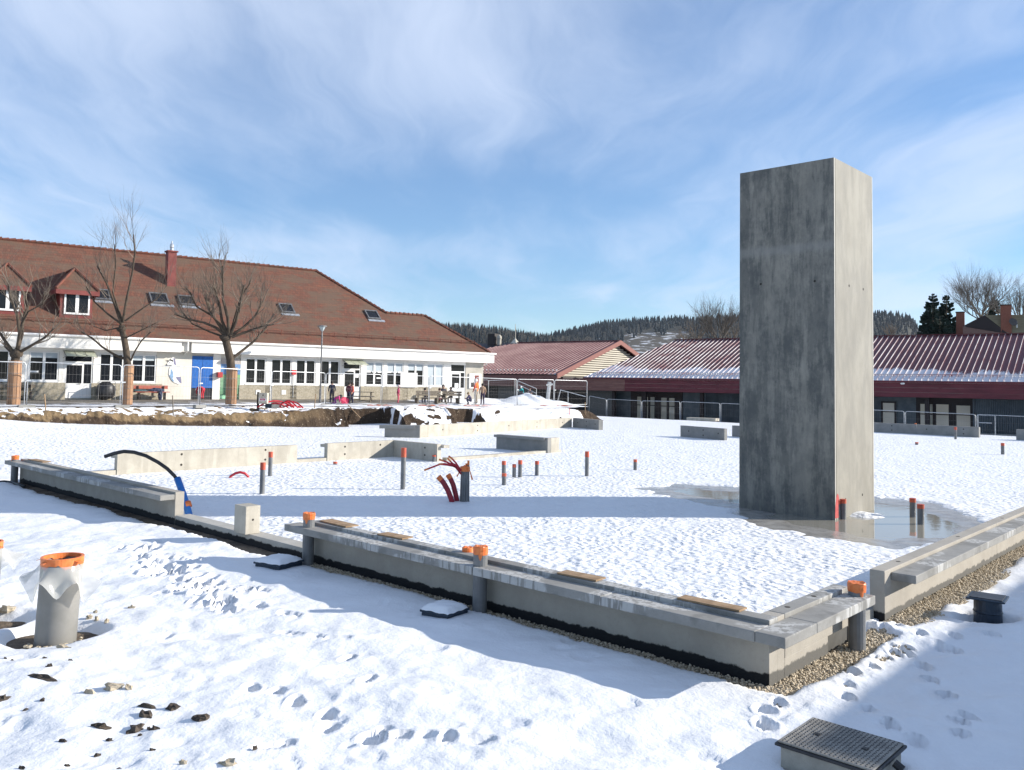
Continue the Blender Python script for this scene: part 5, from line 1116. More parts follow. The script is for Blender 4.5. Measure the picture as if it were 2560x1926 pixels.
for (x0, x1, ytop, ybot, D) in ((845, 985, 1070, 1300, 107), (1695, 1866, 935, 1440, 101)):
    a = hp(x0, ytop, D); b = hp(x1, ytop, D); zb_ = hp(x0, ybot, D)[2]-3; w_ = np.linalg.norm((b-a)[:2])
    c = MB().box(-w_*.72, w_*.3, -.1, w_*.65, 0, a[2]-zb_).build('chimney', plain('brick_red', (.20, .075, .05)), t, loc=(b[0]-w_*.25, b[1], zb_)); MB().box(-w_*.78, w_*.35, -.15, w_*.7, a[2]-zb_+.002, a[2]-zb_+.12).build('chimney_cap', M['dark'], c)
dsh = hp(1905, 1260, 100.5); MB().lathe([(.02, 0), (.35, .05), (.5, .14)], 14).build('satellite_dish', M['black'], t, loc=tuple(dsh), rot=(1.2, 0, .5)); MB().tube([hp(1985, 1250, 100.4), hp(1985, 1360, 100.4)], .06, 6).build('dish_mast', M['galv'], t)
# plain neighbouring house outside the picture on the right: it casts the large shadow on the foreground snow
nh = G(2000, 1862, .225)-np.array([ld[0], ld[1], 0])/abs(ld[2])*(5.3-.225); nh[2] = 0
t = thing('neighbour_house', 'plain flat roofed house outside the frame on the right whose shadow falls on the foreground', 'building', (nh[0], nh[1], 0), TH)
MB().box(0.01, 16, -9, -.01, -.5, 5.15).build('wall', M['render'], t); MB().box(0, 16.2, -9.2, 0, 5.151, 5.3).build('roof', M['dark'], t)
for k in range(4):
    w_ = MB().box(1.6+k*3.6, 2.9+k*3.6, .002, .06, 2.4, 3.9).build('window', M['pvcw'], t); MB().box(1.7+k*3.6, 2.8+k*3.6, .061, .07, 2.5, 3.8).build('pane', M['glass'], w_)
# ------------------------------------------------------------------ bare trees
def rotv(d, ax, an):
    return d*math.cos(an)+np.cross(ax, d)*math.sin(an)+ax*(ax@d)*(1-math.cos(an))
def limb(m, rr, p, d, L_, r, lev, n, up=.12, wob=.16, spread=.6, kids=4, taper=.55, sides=None):
    """a wandering limb with side shoots, ends in fine twigs"""
    k = 4 if lev > 1 else 3; pts = [p]; rs_ = [r]; d = d/np.linalg.norm(d); p0 = p
    for i in range(k):
        d = d+np.array([rr.gauss(0, wob), rr.gauss(0, wob), rr.gauss(0, wob)*.6+up]); d /= np.linalg.norm(d); p = p+d*L_/k; pts.append(p); rs_.append(r*(1-(1-taper)*(i+1)/k))
    m.tube(pts, rs_, sides or (7 if r > .06 else 5 if r > .02 else 3), caps=False)
    if lev <= 0: return
    for j in range(kids):
        f = rr.uniform(.3, 1.0) if j else 1.0; i = min(int(f*k), k-1); q = pts[i]+(pts[i+1]-pts[i])*(f*k-i) if f < 1 else pts[-1]
        ax = np.array([rr.gauss(0, 1), rr.gauss(0, 1), rr.gauss(0, 1)]); ax -= d*(ax@d); ax /= np.linalg.norm(ax)+1e-9
        dd = rotv(d, ax, rr.uniform(.35, 1.0)*spread if j else .15)
        limb(m, rr, q, dd, L_*rr.uniform(.5, .8), r*(1-(1-taper)*f)*rr.uniform(.5, .75), lev-1, n, up, wob, spread, kids, taper)
def pix_path(pix, D): return [dep(x, y, D) for x, y in pix]
TG = 'pollarded trees in the schoolyard'
def yard_tree(label, trunk, D, r0_, r1, limbs, seed, twig_up, shoots):
    b = dep(*trunk[0], D); t = thing('bare_tree', label, 'tree', b, 0, TG); rr = random.Random(seed)
    P = [p-b for p in pix_path(trunk, D)]; P[0] = P[0]-np.array([0, 0, .25]); n = len(P)
    MB().tube(P, [r0_+(r1-r0_)*i/(n-1) for i in range(n)], 10).build('trunk', M['bark'], t, smooth=True)
    top = P[-1]; cr_ = MB(); fine = MB()
    for pix, ra, lev in limbs:
        q = [np.array(p)-b for p in pix_path(pix, D)]; dy = rr.uniform(-1, 1)
        for i in range(len(q)): q[i] = q[i]+np.array([0, dy*i*.45, 0])
        cr_.tube(q, [ra*.82*(1-.55*i/(len(q)-1)) for i in range(len(q))], 7, caps=False)
        dirn = q[-1]-q[-2]; seg_ = np.linalg.norm(dirn)
        for j in range(shoots):
            f = rr.uniform(.35, 1.0); i = min(int(f*(len(q)-1)), len(q)-2); s_ = q[i]+(q[i+1]-q[i])*(f*(len(q)-1)-i)
            dd = dirn/seg_+np.array([rr.gauss(0, .45), rr.gauss(0, .6), rr.gauss(0, .3)+twig_up]); limb(fine, rr, s_, dd, rr.uniform(.6, 1.45), ra*.21, lev, 0, up=.08+twig_up*.25, wob=.18, spread=.8, kids=4)
    # a knuckle where the limbs were cut back
    cr_.blob(top, r1*1.5, seed, 0, (1, 1, .9), .25)
    cr_.build('crown', M['bark'], t, smooth=True); tag(fine.build('twigs', M['twig'], t), kind='stuff')
    # battens wired round the trunk
    hb_ = 2.05; bm_ = MB().box(-.066, .066, -.015, .015, 0, hb_).mesh('batten', M['batten'])
    for k in range(11): a = 6.2832*k/11+.2; part('batten', bm_, t, ((r0_+.03)*math.cos(a)*1.0, (r0_+.03)*math.sin(a), 0), (0, 0, a+math.pi/2))
    for z in (.3, .85, 1.45, 1.9): MB().tube([((r0_+.055)*math.cos(6.2832*k/14), (r0_+.055)*math.sin(6.2832*k/14), z+.03*math.sin(k)) for k in range(15)], .010, 4).build('wire', M['steeld'], t)
    return t
e1 = lambda X, Y: (X/3.456, 560+Y/3.456)
yard_tree('leftmost pollarded tree with a forked crown, cut by the left edge', [(33, 1012), (36, 950), (38, 905), (40, 885)], 39.5, .23, .18,
    [([e1(130, 1130), e1(60, 1000), e1(20, 900), e1(-40, 800)], .10, 2), ([e1(140, 1120), e1(150, 950), e1(120, 850), e1(130, 700), e1(60, 560)], .13, 2), ([e1(145, 1120), e1(190, 950), e1(190, 800), e1(150, 650), e1(150, 500)], .11, 2), ([e1(150, 1120), e1(260, 1060), e1(400, 980), e1(480, 900)], .10, 2), ([e1(120, 1130), e1(0, 1060), e1(-60, 1000)], .10, 2), ([e1(190, 860), e1(260, 760), e1(400, 700), e1(430, 600)], .06, 2)], 3, .12, 9)
yard_tree('tallest schoolyard tree with long upright shoots, left of the red bench', [(318, 1013), (320, 950), (319, 910), (316, 880), (311, 850), (304, 822)], 42.8, .19, .14,
    [([e1(1050, 870), e1(1010, 700), e1(960, 520), e1(900, 380)], .09, 2), ([e1(1060, 850), e1(1120, 650), e1(1190, 450), e1(1240, 280), e1(1250, 130)], .08, 2), ([e1(1060, 850), e1(1000, 600), e1(1050, 350), e1(1060, 200)], .06, 2), ([e1(1040, 860), e1(950, 780), e1(860, 680), e1(820, 560)], .07, 2), ([e1(1080, 840), e1(1200, 740), e1(1330, 640), e1(1400, 520)], .06, 2),
     ([e1(1110, 1180), e1(980, 1130), e1(860, 1060), e1(760, 980), e1(660, 930)], .09, 2), ([e1(1130, 1180), e1(1180, 1100), e1(1250, 1010), e1(1340, 940)], .06, 2), ([e1(1020, 900), e1(900, 920), e1(780, 880)], .05, 1), ([e1(1060, 1000), e1(1150, 960), e1(1280, 900), e1(1370, 860)], .05, 2)], 8, .40, 9)
yard_tree('rounded pollarded tree before the green mural and blue door', [(577, 1012), (580, 950), (576, 900), (567, 862), (563, 845)], 47, .25, .19,
    [([e1(1960, 980), e1(1880, 900), e1(1790, 860), e1(1660, 830), e1(1560, 790)], .11, 2), ([e1(1960, 970), e1(1900, 860), e1(1830, 780), e1(1790, 640)], .12, 2), ([e1(1970, 960), e1(1930, 840), e1(1920, 700), e1(1890, 560)], .12, 2), ([e1(1980, 960), e1(1990, 820), e1(1970, 660), e1(1990, 500), e1(2010, 400)], .12, 2), ([e1(1990, 960), e1(2050, 840), e1(2090, 700), e1(2130, 540)], .12, 2), ([e1(1990, 970), e1(2080, 900), e1(2180, 790), e1(2230, 660)], .11, 2), ([e1(2000, 980), e1(2120, 930), e1(2240, 880), e1(2330, 860)], .10, 2),
     ([e1(2000, 1170), e1(2080, 1090), e1(2160, 1010), e1(2240, 900), e1(2300, 760)], .11, 2), ([e1(1940, 980), e1(1800, 930), e1(1640, 860), e1(1530, 740)], .08, 2), ([e1(1990, 960), e1(2020, 800), e1(2060, 620), e1(2130, 500)], .09, 2), ([e1(1950, 960), e1(1850, 800), e1(1720, 720), e1(1680, 600)], .09, 2)], 13, .15, 11)
def far_tree(label, base, D, H, spread, seed, limbs, lev=3, mat='twigg', group=None, r=.28, kids=4, up=.1, name='bare_tree'):
    b = dep(*base, D); t = thing(name, label, 'tree', (b[0], b[1], b[2]-5), 0, group); rr = random.Random(seed)
    MB().tube([(0, 0, -3), (.1, 0, 2.5), (0, .1, 5)], [r*1.5, r*1.2, r], 8).build('trunk', M['bark'], t); m = MB()
    for k in range(limbs):
        a = 6.2832*k/limbs+rr.uniform(-.3, .3); d = np.array([math.cos(a)*spread*rr.uniform(.5, 1.2), math.sin(a)*spread*.8, rr.uniform(.7, 1.1)])
        limb(m, rr, np.array([0, 0, 5-rr.uniform(0, .8)]), d, H*rr.uniform(.42, .55), r*.55, lev, 0, up=up, wob=.15, spread=.7, kids=kids)
    m.build('crown', M[mat], t); return t
far_tree('rounded bare tree beyond the red roof, left of the tall shaft', (1795, 850), 125, 7.0, .85, 21, 12, kids=5, r=.2)
far_tree('large spreading bare tree behind the house with chimneys', (2452, 792), 140, 9.2, 1.15, 22, 13, kids=6, r=.2)
far_tree('half of a bare tree at the right edge behind the house', (2550, 800), 150, 6.6, .95, 23, 10, kids=5, r=.2)
for k, (px, py, D, H, lab) in enumerate([(1742, 846, 130, 3.8, 'low reddish bare bush left of the rounded bare tree'), (1712, 852, 135, 2.6, 'smallest bare bush at the foot of the hill clearing'), (1830, 852, 128, 4.2, 'bare bush against the left edge of the shaft'), (2225, 838, 150, 3.2, 'bare bush right of the shaft above the red roof'), (2510, 790, 135, 3.5, 'bare bush behind the satellite dish')]):
    far_tree(lab, (px, py), D, H, 1.1, 31+k, 9, 2, 'twig', 'bare bushes behind the red roofs', .12, 5, name='bare_bush')
# spruces with drooping boughs
def spruce(label, px, pbase, ptop, D, wid, seed):
    b = dep(px, pbase, D); H = dep(px, ptop, D)[2]-b[2]; H0 = 4.5; t = thing('spruce_tree', label, 'tree', (b[0], b[1], b[2]-H0), 0, 'spruces behind the red roof'); rr = random.Random(seed); Ht = H+H0
    MB().tube([(0, 0, -2), (0, 0, Ht*.6), (0, 0, Ht)], [.22, .14, .02], 6).build('trunk', M['bark'], t); m = MB()
    z = Ht-.1
    while z > 1.5:
        f = (Ht-z)/Ht; L_ = wid*(.10+1.05*f**.8); n = 7
        for k in range(n):
            a = rr.uniform(0, 6.28); l = L_*rr.uniform(.6, 1.15); d = np.array([math.cos(a), math.sin(a), 0]); s_ = np.array([-d[1], d[0], 0])
            p0 = np.array([0, 0, z]); p1 = p0+d*l*.55+np.array([0, 0, -.10*l]); p2 = p0+d*l+np.array([0, 0, .10*l])
            for c in range(7):
                g = rr.uniform(.15, 1); q = p0+(p1-p0)*min(1, g*2) if g < .5 else p1+(p2-p1)*(g*2-1); w_ = .20*l*rr.uniform(.5, 1.2)*(1.15-g); e = d*l*.24
                m.add([q-s_*w_-[0, 0, .12*l*rr.random()+.08], q+e*.5, q+s_*w_-[0, 0, .12*l*rr.random()+.08], q-e], [(0, 1, 2, 3)])
                m.add([q-e*.8, q+e*.6, q+e*.5-[0, 0, .18+.1*l], q-e*.5-[0, 0, .22+.1*l]], [(0, 1, 2, 3)])
        z -= rr.uniform(.20, .34)
    m.build('crown', M['spruce'], t); return t
spruce('taller spruce right of the shaft, left one of the pair', 2333, 838, 733, 112, 2.7, 1); spruce('shorter spruce standing right against the taller one', 2367, 838, 737, 114, 2.5, 2); spruce('dark spruce inside the spreading bare tree', 2486, 800, 742, 145, 2.3, 3)
spruce('dark low spruce hiding the foot of the chimney house', 2350, 842, 790, 106, 3.6, 4)
# ------------------------------------------------------------------ mesh fence panels
FJ = [(63, 1016, 38.7, 905), (302, 1016, 41.7, 913), (497, 1015, 44.5, 918), (676, 1014, 49, 928), (812, 1012.5, 52.5, 933), (953, 1012, 55.5, 937), (1072, 1013, 58, 940.5), (1187, 1013.5, 61, 944.5), (1292, 1014.5, 63.5, 948.5), (1385, 1013.5, 66, 950), (1468, 1013, 69, 953)]
def fence(P, Q, H, label, group, dense=.16, tilt=0, foot=True):
    d = Q-P; L_ = math.hypot(d[0], d[1])-.10; t = thing('mesh_fence', label, 'fence', P+d*.5/np.linalg.norm(d)*.1, math.atan2(d[1], d[0]), group); dz = d[2]/max(L_, .1); R_ = .12
    Zs = lambda x: dz*x
    fr = [(0, 0, .05), (0, 0, H-R_), (R_*.3, 0, H-R_*.3+Zs(R_)), (R_, 0, H+Zs(R_)), (L_-R_, 0, H+Zs(L_)), (L_-R_*.3, 0, H-R_*.3+Zs(L_)), (L_, 0, H-R_+Zs(L_)), (L_, 0, .05+Zs(L_)), (0, 0, .05)]
    MB().tube(fr, .024, 6).build('frame', M['galv'], t, smooth=True)
    m = MB(); x = dense
    while x < L_-.03: m.box(x-.0014, x+.0014, -.0014, .0014, .06+Zs(x), H-.02+Zs(x)); x += dense
    for z in (.5, 1.0, 1.5): m.add([(0, -.004, z), (L_, -.004, z+Zs(L_)), (L_, .004, z+Zs(L_)), (0, .004, z), (0, -.004, z+.006), (L_, -.004, z+.006+Zs(L_)), (L_, .004, z+.006+Zs(L_)), (0, .004, z+.006)], [(0, 3, 2, 1), (4, 5, 6, 7), (0, 1, 5, 4), (2, 3, 7, 6)])
    tag(m.build('wire_mesh', M['steeld'], t), kind='stuff')
    if foot: MB().box(-.35, .35, -.12, .12, -.12, .06).build('foot', M['cgrey'], t, bevel=.02); MB().box(-.07, .12, -.045, .045, 1.15, 1.21).build('clamp', M['galv'], t)
    return t
FL = ['fence panel at the left edge before the leftmost tree', 'fence panel before the first white door and the tall tree', 'fence panel before the red bench and the painted animal', 'fence panel before the blue door and green mural', 'fence panel behind the red cable heap', 'fence panel beside the street lamp before the second white door', 'fence panel before the pink child', 'fence panel before the two backed benches', 'fence panel before the notice board corner', 'fence panel in front of the snow pile, left half', 'last fence panel of the yard row, at the end of the snow pile']
fl0 = dep(-150, 1017, 36.2); pts_ = [fl0]+[dep(x, y, D) for x, y, D, _ in FJ]; hs2 = [1.98]+[dep(x, ty, D)[2]-dep(x, y, D)[2] for x, y, D, ty in FJ]
for k in range(len(pts_)-1): fence(pts_[k], pts_[k+1], (hs2[k]+hs2[k+1])/2, 'galvanised '+FL[k], 'mesh fence panels along the schoolyard')
bk = [(1150, 955, 1005), (1222, 951, 1002), (1292, 952, 998)]
fence(dep(1168, 1004, 70), dep(1222, 1003, 70.5), 1.75, 'second row fence panel just behind the tan coat', 'mesh fence panels along the schoolyard', foot=False); fence(dep(1219, 1003, 70), dep(1288, 1000, 71), 1.7, 'second row fence panel leaning behind the snow pile', 'mesh fence panels along the schoolyard', foot=False)
FR = [(1472, 990), (1517, 998), (1604, 1002.5), (1701, 1004.5), (1801, 1008.5), (1905, 1013)]
base_dir = np.array([math.cos(math.radians(-38)), math.sin(math.radians(-38)), 0]); f0 = dep(1700, 1004.5, 70.5)
def onfence(px, py):
    d = ray(px, py); n = np.array([-base_dir[1], base_dir[0], 0]); t = ((f0-CAM)@n)/(d@n); return CAM+d*t
LR = ['fence panel starting at the end of the bank before the grey cladding', 'fence panel before the red column of the wing', 'fence panel before the glazed doors of the wing', 'fence panel before the dark column left of the shaft', 'fence panel running behind the shaft']
Pf = [onfence(*q)-np.array([0, 0, 2.0]) for q in FR]
for k in range(5): fence(Pf[k], Pf[k+1], 2.0, 'grey mesh '+LR[k], 'mesh fence panels before the red roofed wing', foot=False)
FR2 = [(2100, 1022), (2262, 1028.5), (2440, 1036.5), (2600, 1043), (2780, 1050)]; Pf = [onfence(*q)-np.array([0, 0, 2.0]) for q in FR2]
LR2 = ['fence panel just right of the shaft before the small window', 'fence panel before the large bright windows', 'fence panel at the right edge before the ribbed cladding', 'fence panel outside the right edge of the picture']
for k in range(4): fence(Pf[k], Pf[k+1], 2.0, 'grey mesh '+LR2[k], 'mesh fence panels before the red roofed wing', foot=False)
q = onfence(2447, 1038); t = thing('gate', 'narrow fence gate before the ribbed cladding at right', 'gate', q-np.array([0, 0, 2.0]), math.radians(-38)); MB().tube([(0, -.3, 0), (0, -.3, 1.98), (1.0, -.3, 1.98), (1.0, -.3, 0)], .022, 6).tube([(.05, -.3, 1.5), (.8, -.3, 1.5)], .03, 6).build('frame', M['galv'], t)
# handrail, snow pile
spc = dep(1312, 1013, 66); t = thing('snow_pile', 'heap of cleared snow behind the fence with children on top', 'snow pile', spc)
pm = MB(); N1, N2 = 40, 18
for i in range(N2):
    r = i/(N2-1)
    for j in range(N1):
        a = 6.2832*j/N1; k = 1+.18*math.sin(3*a+1)+.1*math.sin(5*a); X = 4.1*r*math.cos(a)*k; Y = 2.2*r*math.sin(a)*k; Z = .95*max(0, 1-r)**1.25+.11*math.sin(X*2.2+Y*3)*(1-r)*min(1, r*3)+.06*math.sin(X*6+1.7*Y*4)*(1-r)-.06*r; pm.v.append((X, Y, Z))
for i in range(N2-1):
    for j in range(N1): pm.f.append((i*N1+j, i*N1+(j+1) % N1, (i+1)*N1+(j+1) % N1, (i+1)*N1+j)[::-1]); pm.m.append(0)
pm.build('heap', M['snow'], t, smooth=True)
t = thing('handrail', 'galvanised ramp handrail sloping down behind the snow pile', 'handrail', dep(1297, 1003, 72)); o = np.array(t.location)
for pix in ([(1296, 953), (1341, 972), (1341, 998)], [(1297, 962), (1341, 984)], [(1400, 975), (1464, 992)], [(1402, 975), (1394, 1003)], [(1420, 979), (1420, 1006)]): MB().tube([dep(x, y, 72)-o for x, y in pix], .035, 6).build('rail', M['galv'], t)
t = thing('play_post', 'pale leaning post with a short cross arm behind the snow pile', 'post', dep(1371, 1000, 71)); o = np.array(t.location); MB().tube([dep(1369, 1003, 71)-o, dep(1374, 955, 71)-o], [.17, .15], 8).build('post', M['galv'], t); MB().tube([dep(1366, 963, 70.8)-o, dep(1382, 961, 70.8)-o], .09, 6).build('arm', M['white'], t)
# ------------------------------------------------------------------ street lamp, stakes, cable heap, cabinet, bins, benches
lp_ = dep(800, 1013, 53.4); t = thing('street_lamp', 'slim dark street lamp with a conical glass head in the schoolyard', 'street lamp', lp_)
Hl = dep(800, 815, 53.4)[2]-lp_[2]
MB().tube([(0, 0, -.3), (0, 0, 1.0)], .075, 8).build('base', M['steeld'], t); MB().tube([(0, 0, 1.0), (0, 0, Hl-.32)], [.055, .045], 8).build('pole', M['steeld'], t)
MB().lathe([(.06, Hl-.34), (.20, Hl-.06), (.21, Hl-.05)], 12).build('lamp_shade', plain('lamp_glass', (.45, .52, .54), .2), t); MB().lathe([(.02, Hl+.04), (.31, Hl-.0), (.31, Hl-.045)][::-1], 12).build('lamp_cap', M['steeld'], t)
for k in range(4): a = 1.57*k+.4; MB().tube([(.06*math.cos(a), .06*math.sin(a), Hl-.34), (.28*math.cos(a), .28*math.sin(a), Hl-.03)], .012, 4).build('bracket', M['steeld'], t)
sk_ = 'thin wooden setting-out stakes along the bank'
for (px, py, tp, D, dx, lab, mt) in [(114, 1023, 986, 37.6, -3, 'pale yellow stake before the first white door', 'wood'), (433, 1032, 989, 42, -2, 'thin stake before the painted animal', 'oldwood'), (786, 1022, 985, 49.5, 3, 'pale stake left of the street lamp on the mound', 'wood'), (1463, 1036, 1006, 62, 0, 'pale stake at the right end of the bank', 'wood'), (1424, 1041, 1020, 61, 0, 'thin red stake near the right end of the bank', 'red'), (896, 1040, 1013, 50.2, -26, 'pale lath leaning on the mound right of the lamp', 'wood')]:
    p = dep(px, py, D); e = dep(px+dx, tp, D)-p; t = thing('stake', lab, 'stake', p, 0, sk_); MB().tube([e*-.2, e], .028, 5).build('stick', M[mt], t)
cq_ = dep(645, 1022, 46.5); t = thing('electric_cabinet', 'beige site power cabinet on a dark post beside the red cable heap', 'cabinet', cq_, -.15); hh = dep(645, 988, 46.3)[2]-dep(645, 1015, 46.3)[2]
MB().box(.05, .55, -.1, .12, .28, .28+hh).build('cabinet', plain('beige_box', (.50, .45, .36)), t, bevel=.01); MB().box(-.06, .04, -.05, .05, -.2, .32+hh).build('post', M['dark'], t)
MB().box(.10, .50, -.106, -.101, .42, .58).build('label_plate', M['paper'], t); MB().box(.14, .20, -.110, -.107, .45, .54).box(.22, .28, -.110, -.107, .45, .54).box(.30, .36, -.110, -.107, .45, .55).box(.38, .45, -.110, -.107, .45, .54).box(.13, .47, -.110, -.107, .555, .57).build('label_print', plain('print_red', (.45, .06, .10)), t); MB().box(.27, .36, -.106, -.101, .72, .77).build('mark', M['dark'], t)
rcb = dep(700, 1021, 46.8); t = thing('cable_heap', 'heap of coiled red cable conduits on the bank beside the cabinet', 'cable'  , rcb); rr = random.Random(4)
for k in range(7):
    a0 = rr.uniform(-.4, .4); L_ = rr.uniform(.9, 1.9); hz = rr.uniform(.05, .42); cx_ = rr.uniform(-.5, .7); MB().tube([(cx_-L_/2+L_*s_/9, a0*(s_/9-.5)+.3*math.sin(k+s_*.5), .05+hz*math.sin(math.pi*s_/9)) for s_ in range(10)], .045, 6).build('conduit', M['red'], t, smooth=True)
MB().box(-.75, -.40, -.25, -.05, .0, .24).build('reel_end', M['lidblue'], t); MB().box(-.38, .05, -.3, -.1, .0, .2).build('bag', M['cream'], t)
for k, (px, D, w_, lab) in enumerate([(949, 54.3, 1.7, 'strip of orange safety netting lying at the fence below the picnic table'), (1085, 57.4, 2.4, 'strip of orange safety netting lying below the backed benches'), (1195, 60, 2.2, 'strip of orange safety netting below the notice board'), (1390, 65, 3.0, 'strip of orange safety netting at the snow pile end of the fence')]):
    p = dep(px, 1016.5, D); t = MB(); n = 12
    for i in range(n): t.v += [(-w_/2+w_*i/(n-1), -.15+.05*math.sin(i*2), .02+.04*abs(math.sin(i*1.3))), (-w_/2+w_*i/(n-1), .15+.05*math.sin(i*1.7), .03+.06*abs(math.sin(i*.9)))]
    for i in range(n-1): t.f.append((2*i, 2*i+2, 2*i+3, 2*i+1)); t.m.append(0)
    o = t.build('safety_net', plain('net_orange', (.62, .15, .08)), loc=tuple(p+np.array([0, 0, .02])), rot=(0, 0, .5)); tag(o, lab, 'net', 'orange netting strips at the fence feet')
bn = PL.pt(fx(260), -.55, 1.38); t = thing('rubbish_bin', 'black rubbish bag bin beside the first white door', 'bin', bn, ANG_L)
MB().blob((0, 0, .5), .5, 6, sq=(1.05, .8, 1.05), rough=.12, rings=9, seg=14).build('bag', M['black'], t, smooth=True); MB().tube([(-.45, -.3, 0), (-.42, -.3, 1.02), (.42, -.3, 1.04), (.45, -.3, 0)], .02, 6).build('frame', M['steeld'], t)
def bench(px0, px1, label, seatmat, back=True, z=1.39, off=-.6):
    a, b = fx(px0), fx(px1); t = thing('bench', label, 'bench', PL.pt((a+b)/2, off, z), ANG_L, 'benches along the school wall'); l = (b-a)/2
    for k in range(3): MB().box(-l, l, -.24+k*.15, -.11+k*.15, .42, .46).build('seat_plank', seatmat, t)
    if back: MB().box(-l, l, .26, .30, .62, .82).build('back_plank', seatmat, t)
    for x in (-l*.75, l*.75): MB().box(x-.03, x+.03, -.2, .2, 0, .419).box(x-.03, x+.03, .20, .255, .419, .80).build('leg', M['dark'], t)
    return t
bench(-30, 88, 'brown wooden bench behind the leftmost tree', M['oldwood']); bench(331, 416, 'red backed bench with clothes lying on it', plain('bench_red', (.42, .12, .08)))
a = fx(372); t = thing('clothes', 'dark jackets thrown over the red bench', 'clothes', PL.pt(a, -.62, 1.87), ANG_L); MB().blob((.3, 0, .05), .34, 9, sq=(1.3, .6, .45), rough=.3).build('jacket', plain('navy', (.03, .04, .08)), t); MB().blob((-.55, 0, .0), .3, 10, sq=(1.4, .6, .35), rough=.3).build('jacket', plain('teal_dark', (.05, .09, .10)), t)
MB().blob((.45, -.28, -.25), .2, 12, sq=(.7, .5, 1.6), rough=.2).build('sleeve', plain('navy', (.03, .04, .08)), t)
def picnic(px, py, D, ang, label, L_=1.7):
    p = dep(px, py, D); t = thing('picnic_table', label, 'table', p, ang, 'wooden picnic tables in the schoolyard')
    for k in range(5): MB().box(-L_/2, L_/2, -.36+k*.145, -.23+k*.145, .70, .74).build('top_plank', M['oldwood'], t)
    for s_ in (-1, 1):
        for k in range(2): MB().box(-L_/2, L_/2, s_*.72-.13+k*.14, s_*.72+k*.14, .40, .44).build('seat_plank', M['oldwood'], t)
    for x in (-L_*.38, L_*.38):
        MB().box(x-.04, x+.04, -.72, .80, .33, .398).box(x-.04, x+.04, -.3, .3, .62, .698).build('beam', M['oldwood'], t)
        for s_ in (-1, 1): MB().tube([(x, s_*.62, 0), (x, s_*.22, .66)], .05, 5).build('leg', M['oldwood'], t)
    return t
picnic(903, 1007, 57.5, .1, 'empty grey picnic table before the second white door'); picnic(1088, 1010, 60.2, .35, 'picnic table where children sit between the backed benches')
def backed_bench(px, py, D, ang, label):
    p = dep(px, py, D); t = thing('bench', label, 'bench', p, ang, 'backed benches at the picnic table'); l = .95
    for k in range(3): MB().box(-l, l, -.2+k*.14, -.08+k*.14, .42, .46).build('seat_plank', M['oldwood'], t)
    for k in range(2): MB().box(-l, l, -.30, -.26, .60+k*.18, .75+k*.18).build('back_plank', M['oldwood'], t)
    for x in (-l*.8, l*.8): MB().box(x-.05, x+.05, -.25, .2, 0, .419).box(x-.05, x+.05, -.259, -.205, .42, .92).build('leg', M['oldwood'], t)
backed_bench(1066, 1011, 59, .55, 'left backed bench facing the picnic table'); backed_bench(1120, 1011, 60.8, .55, 'right backed bench facing the picnic table')
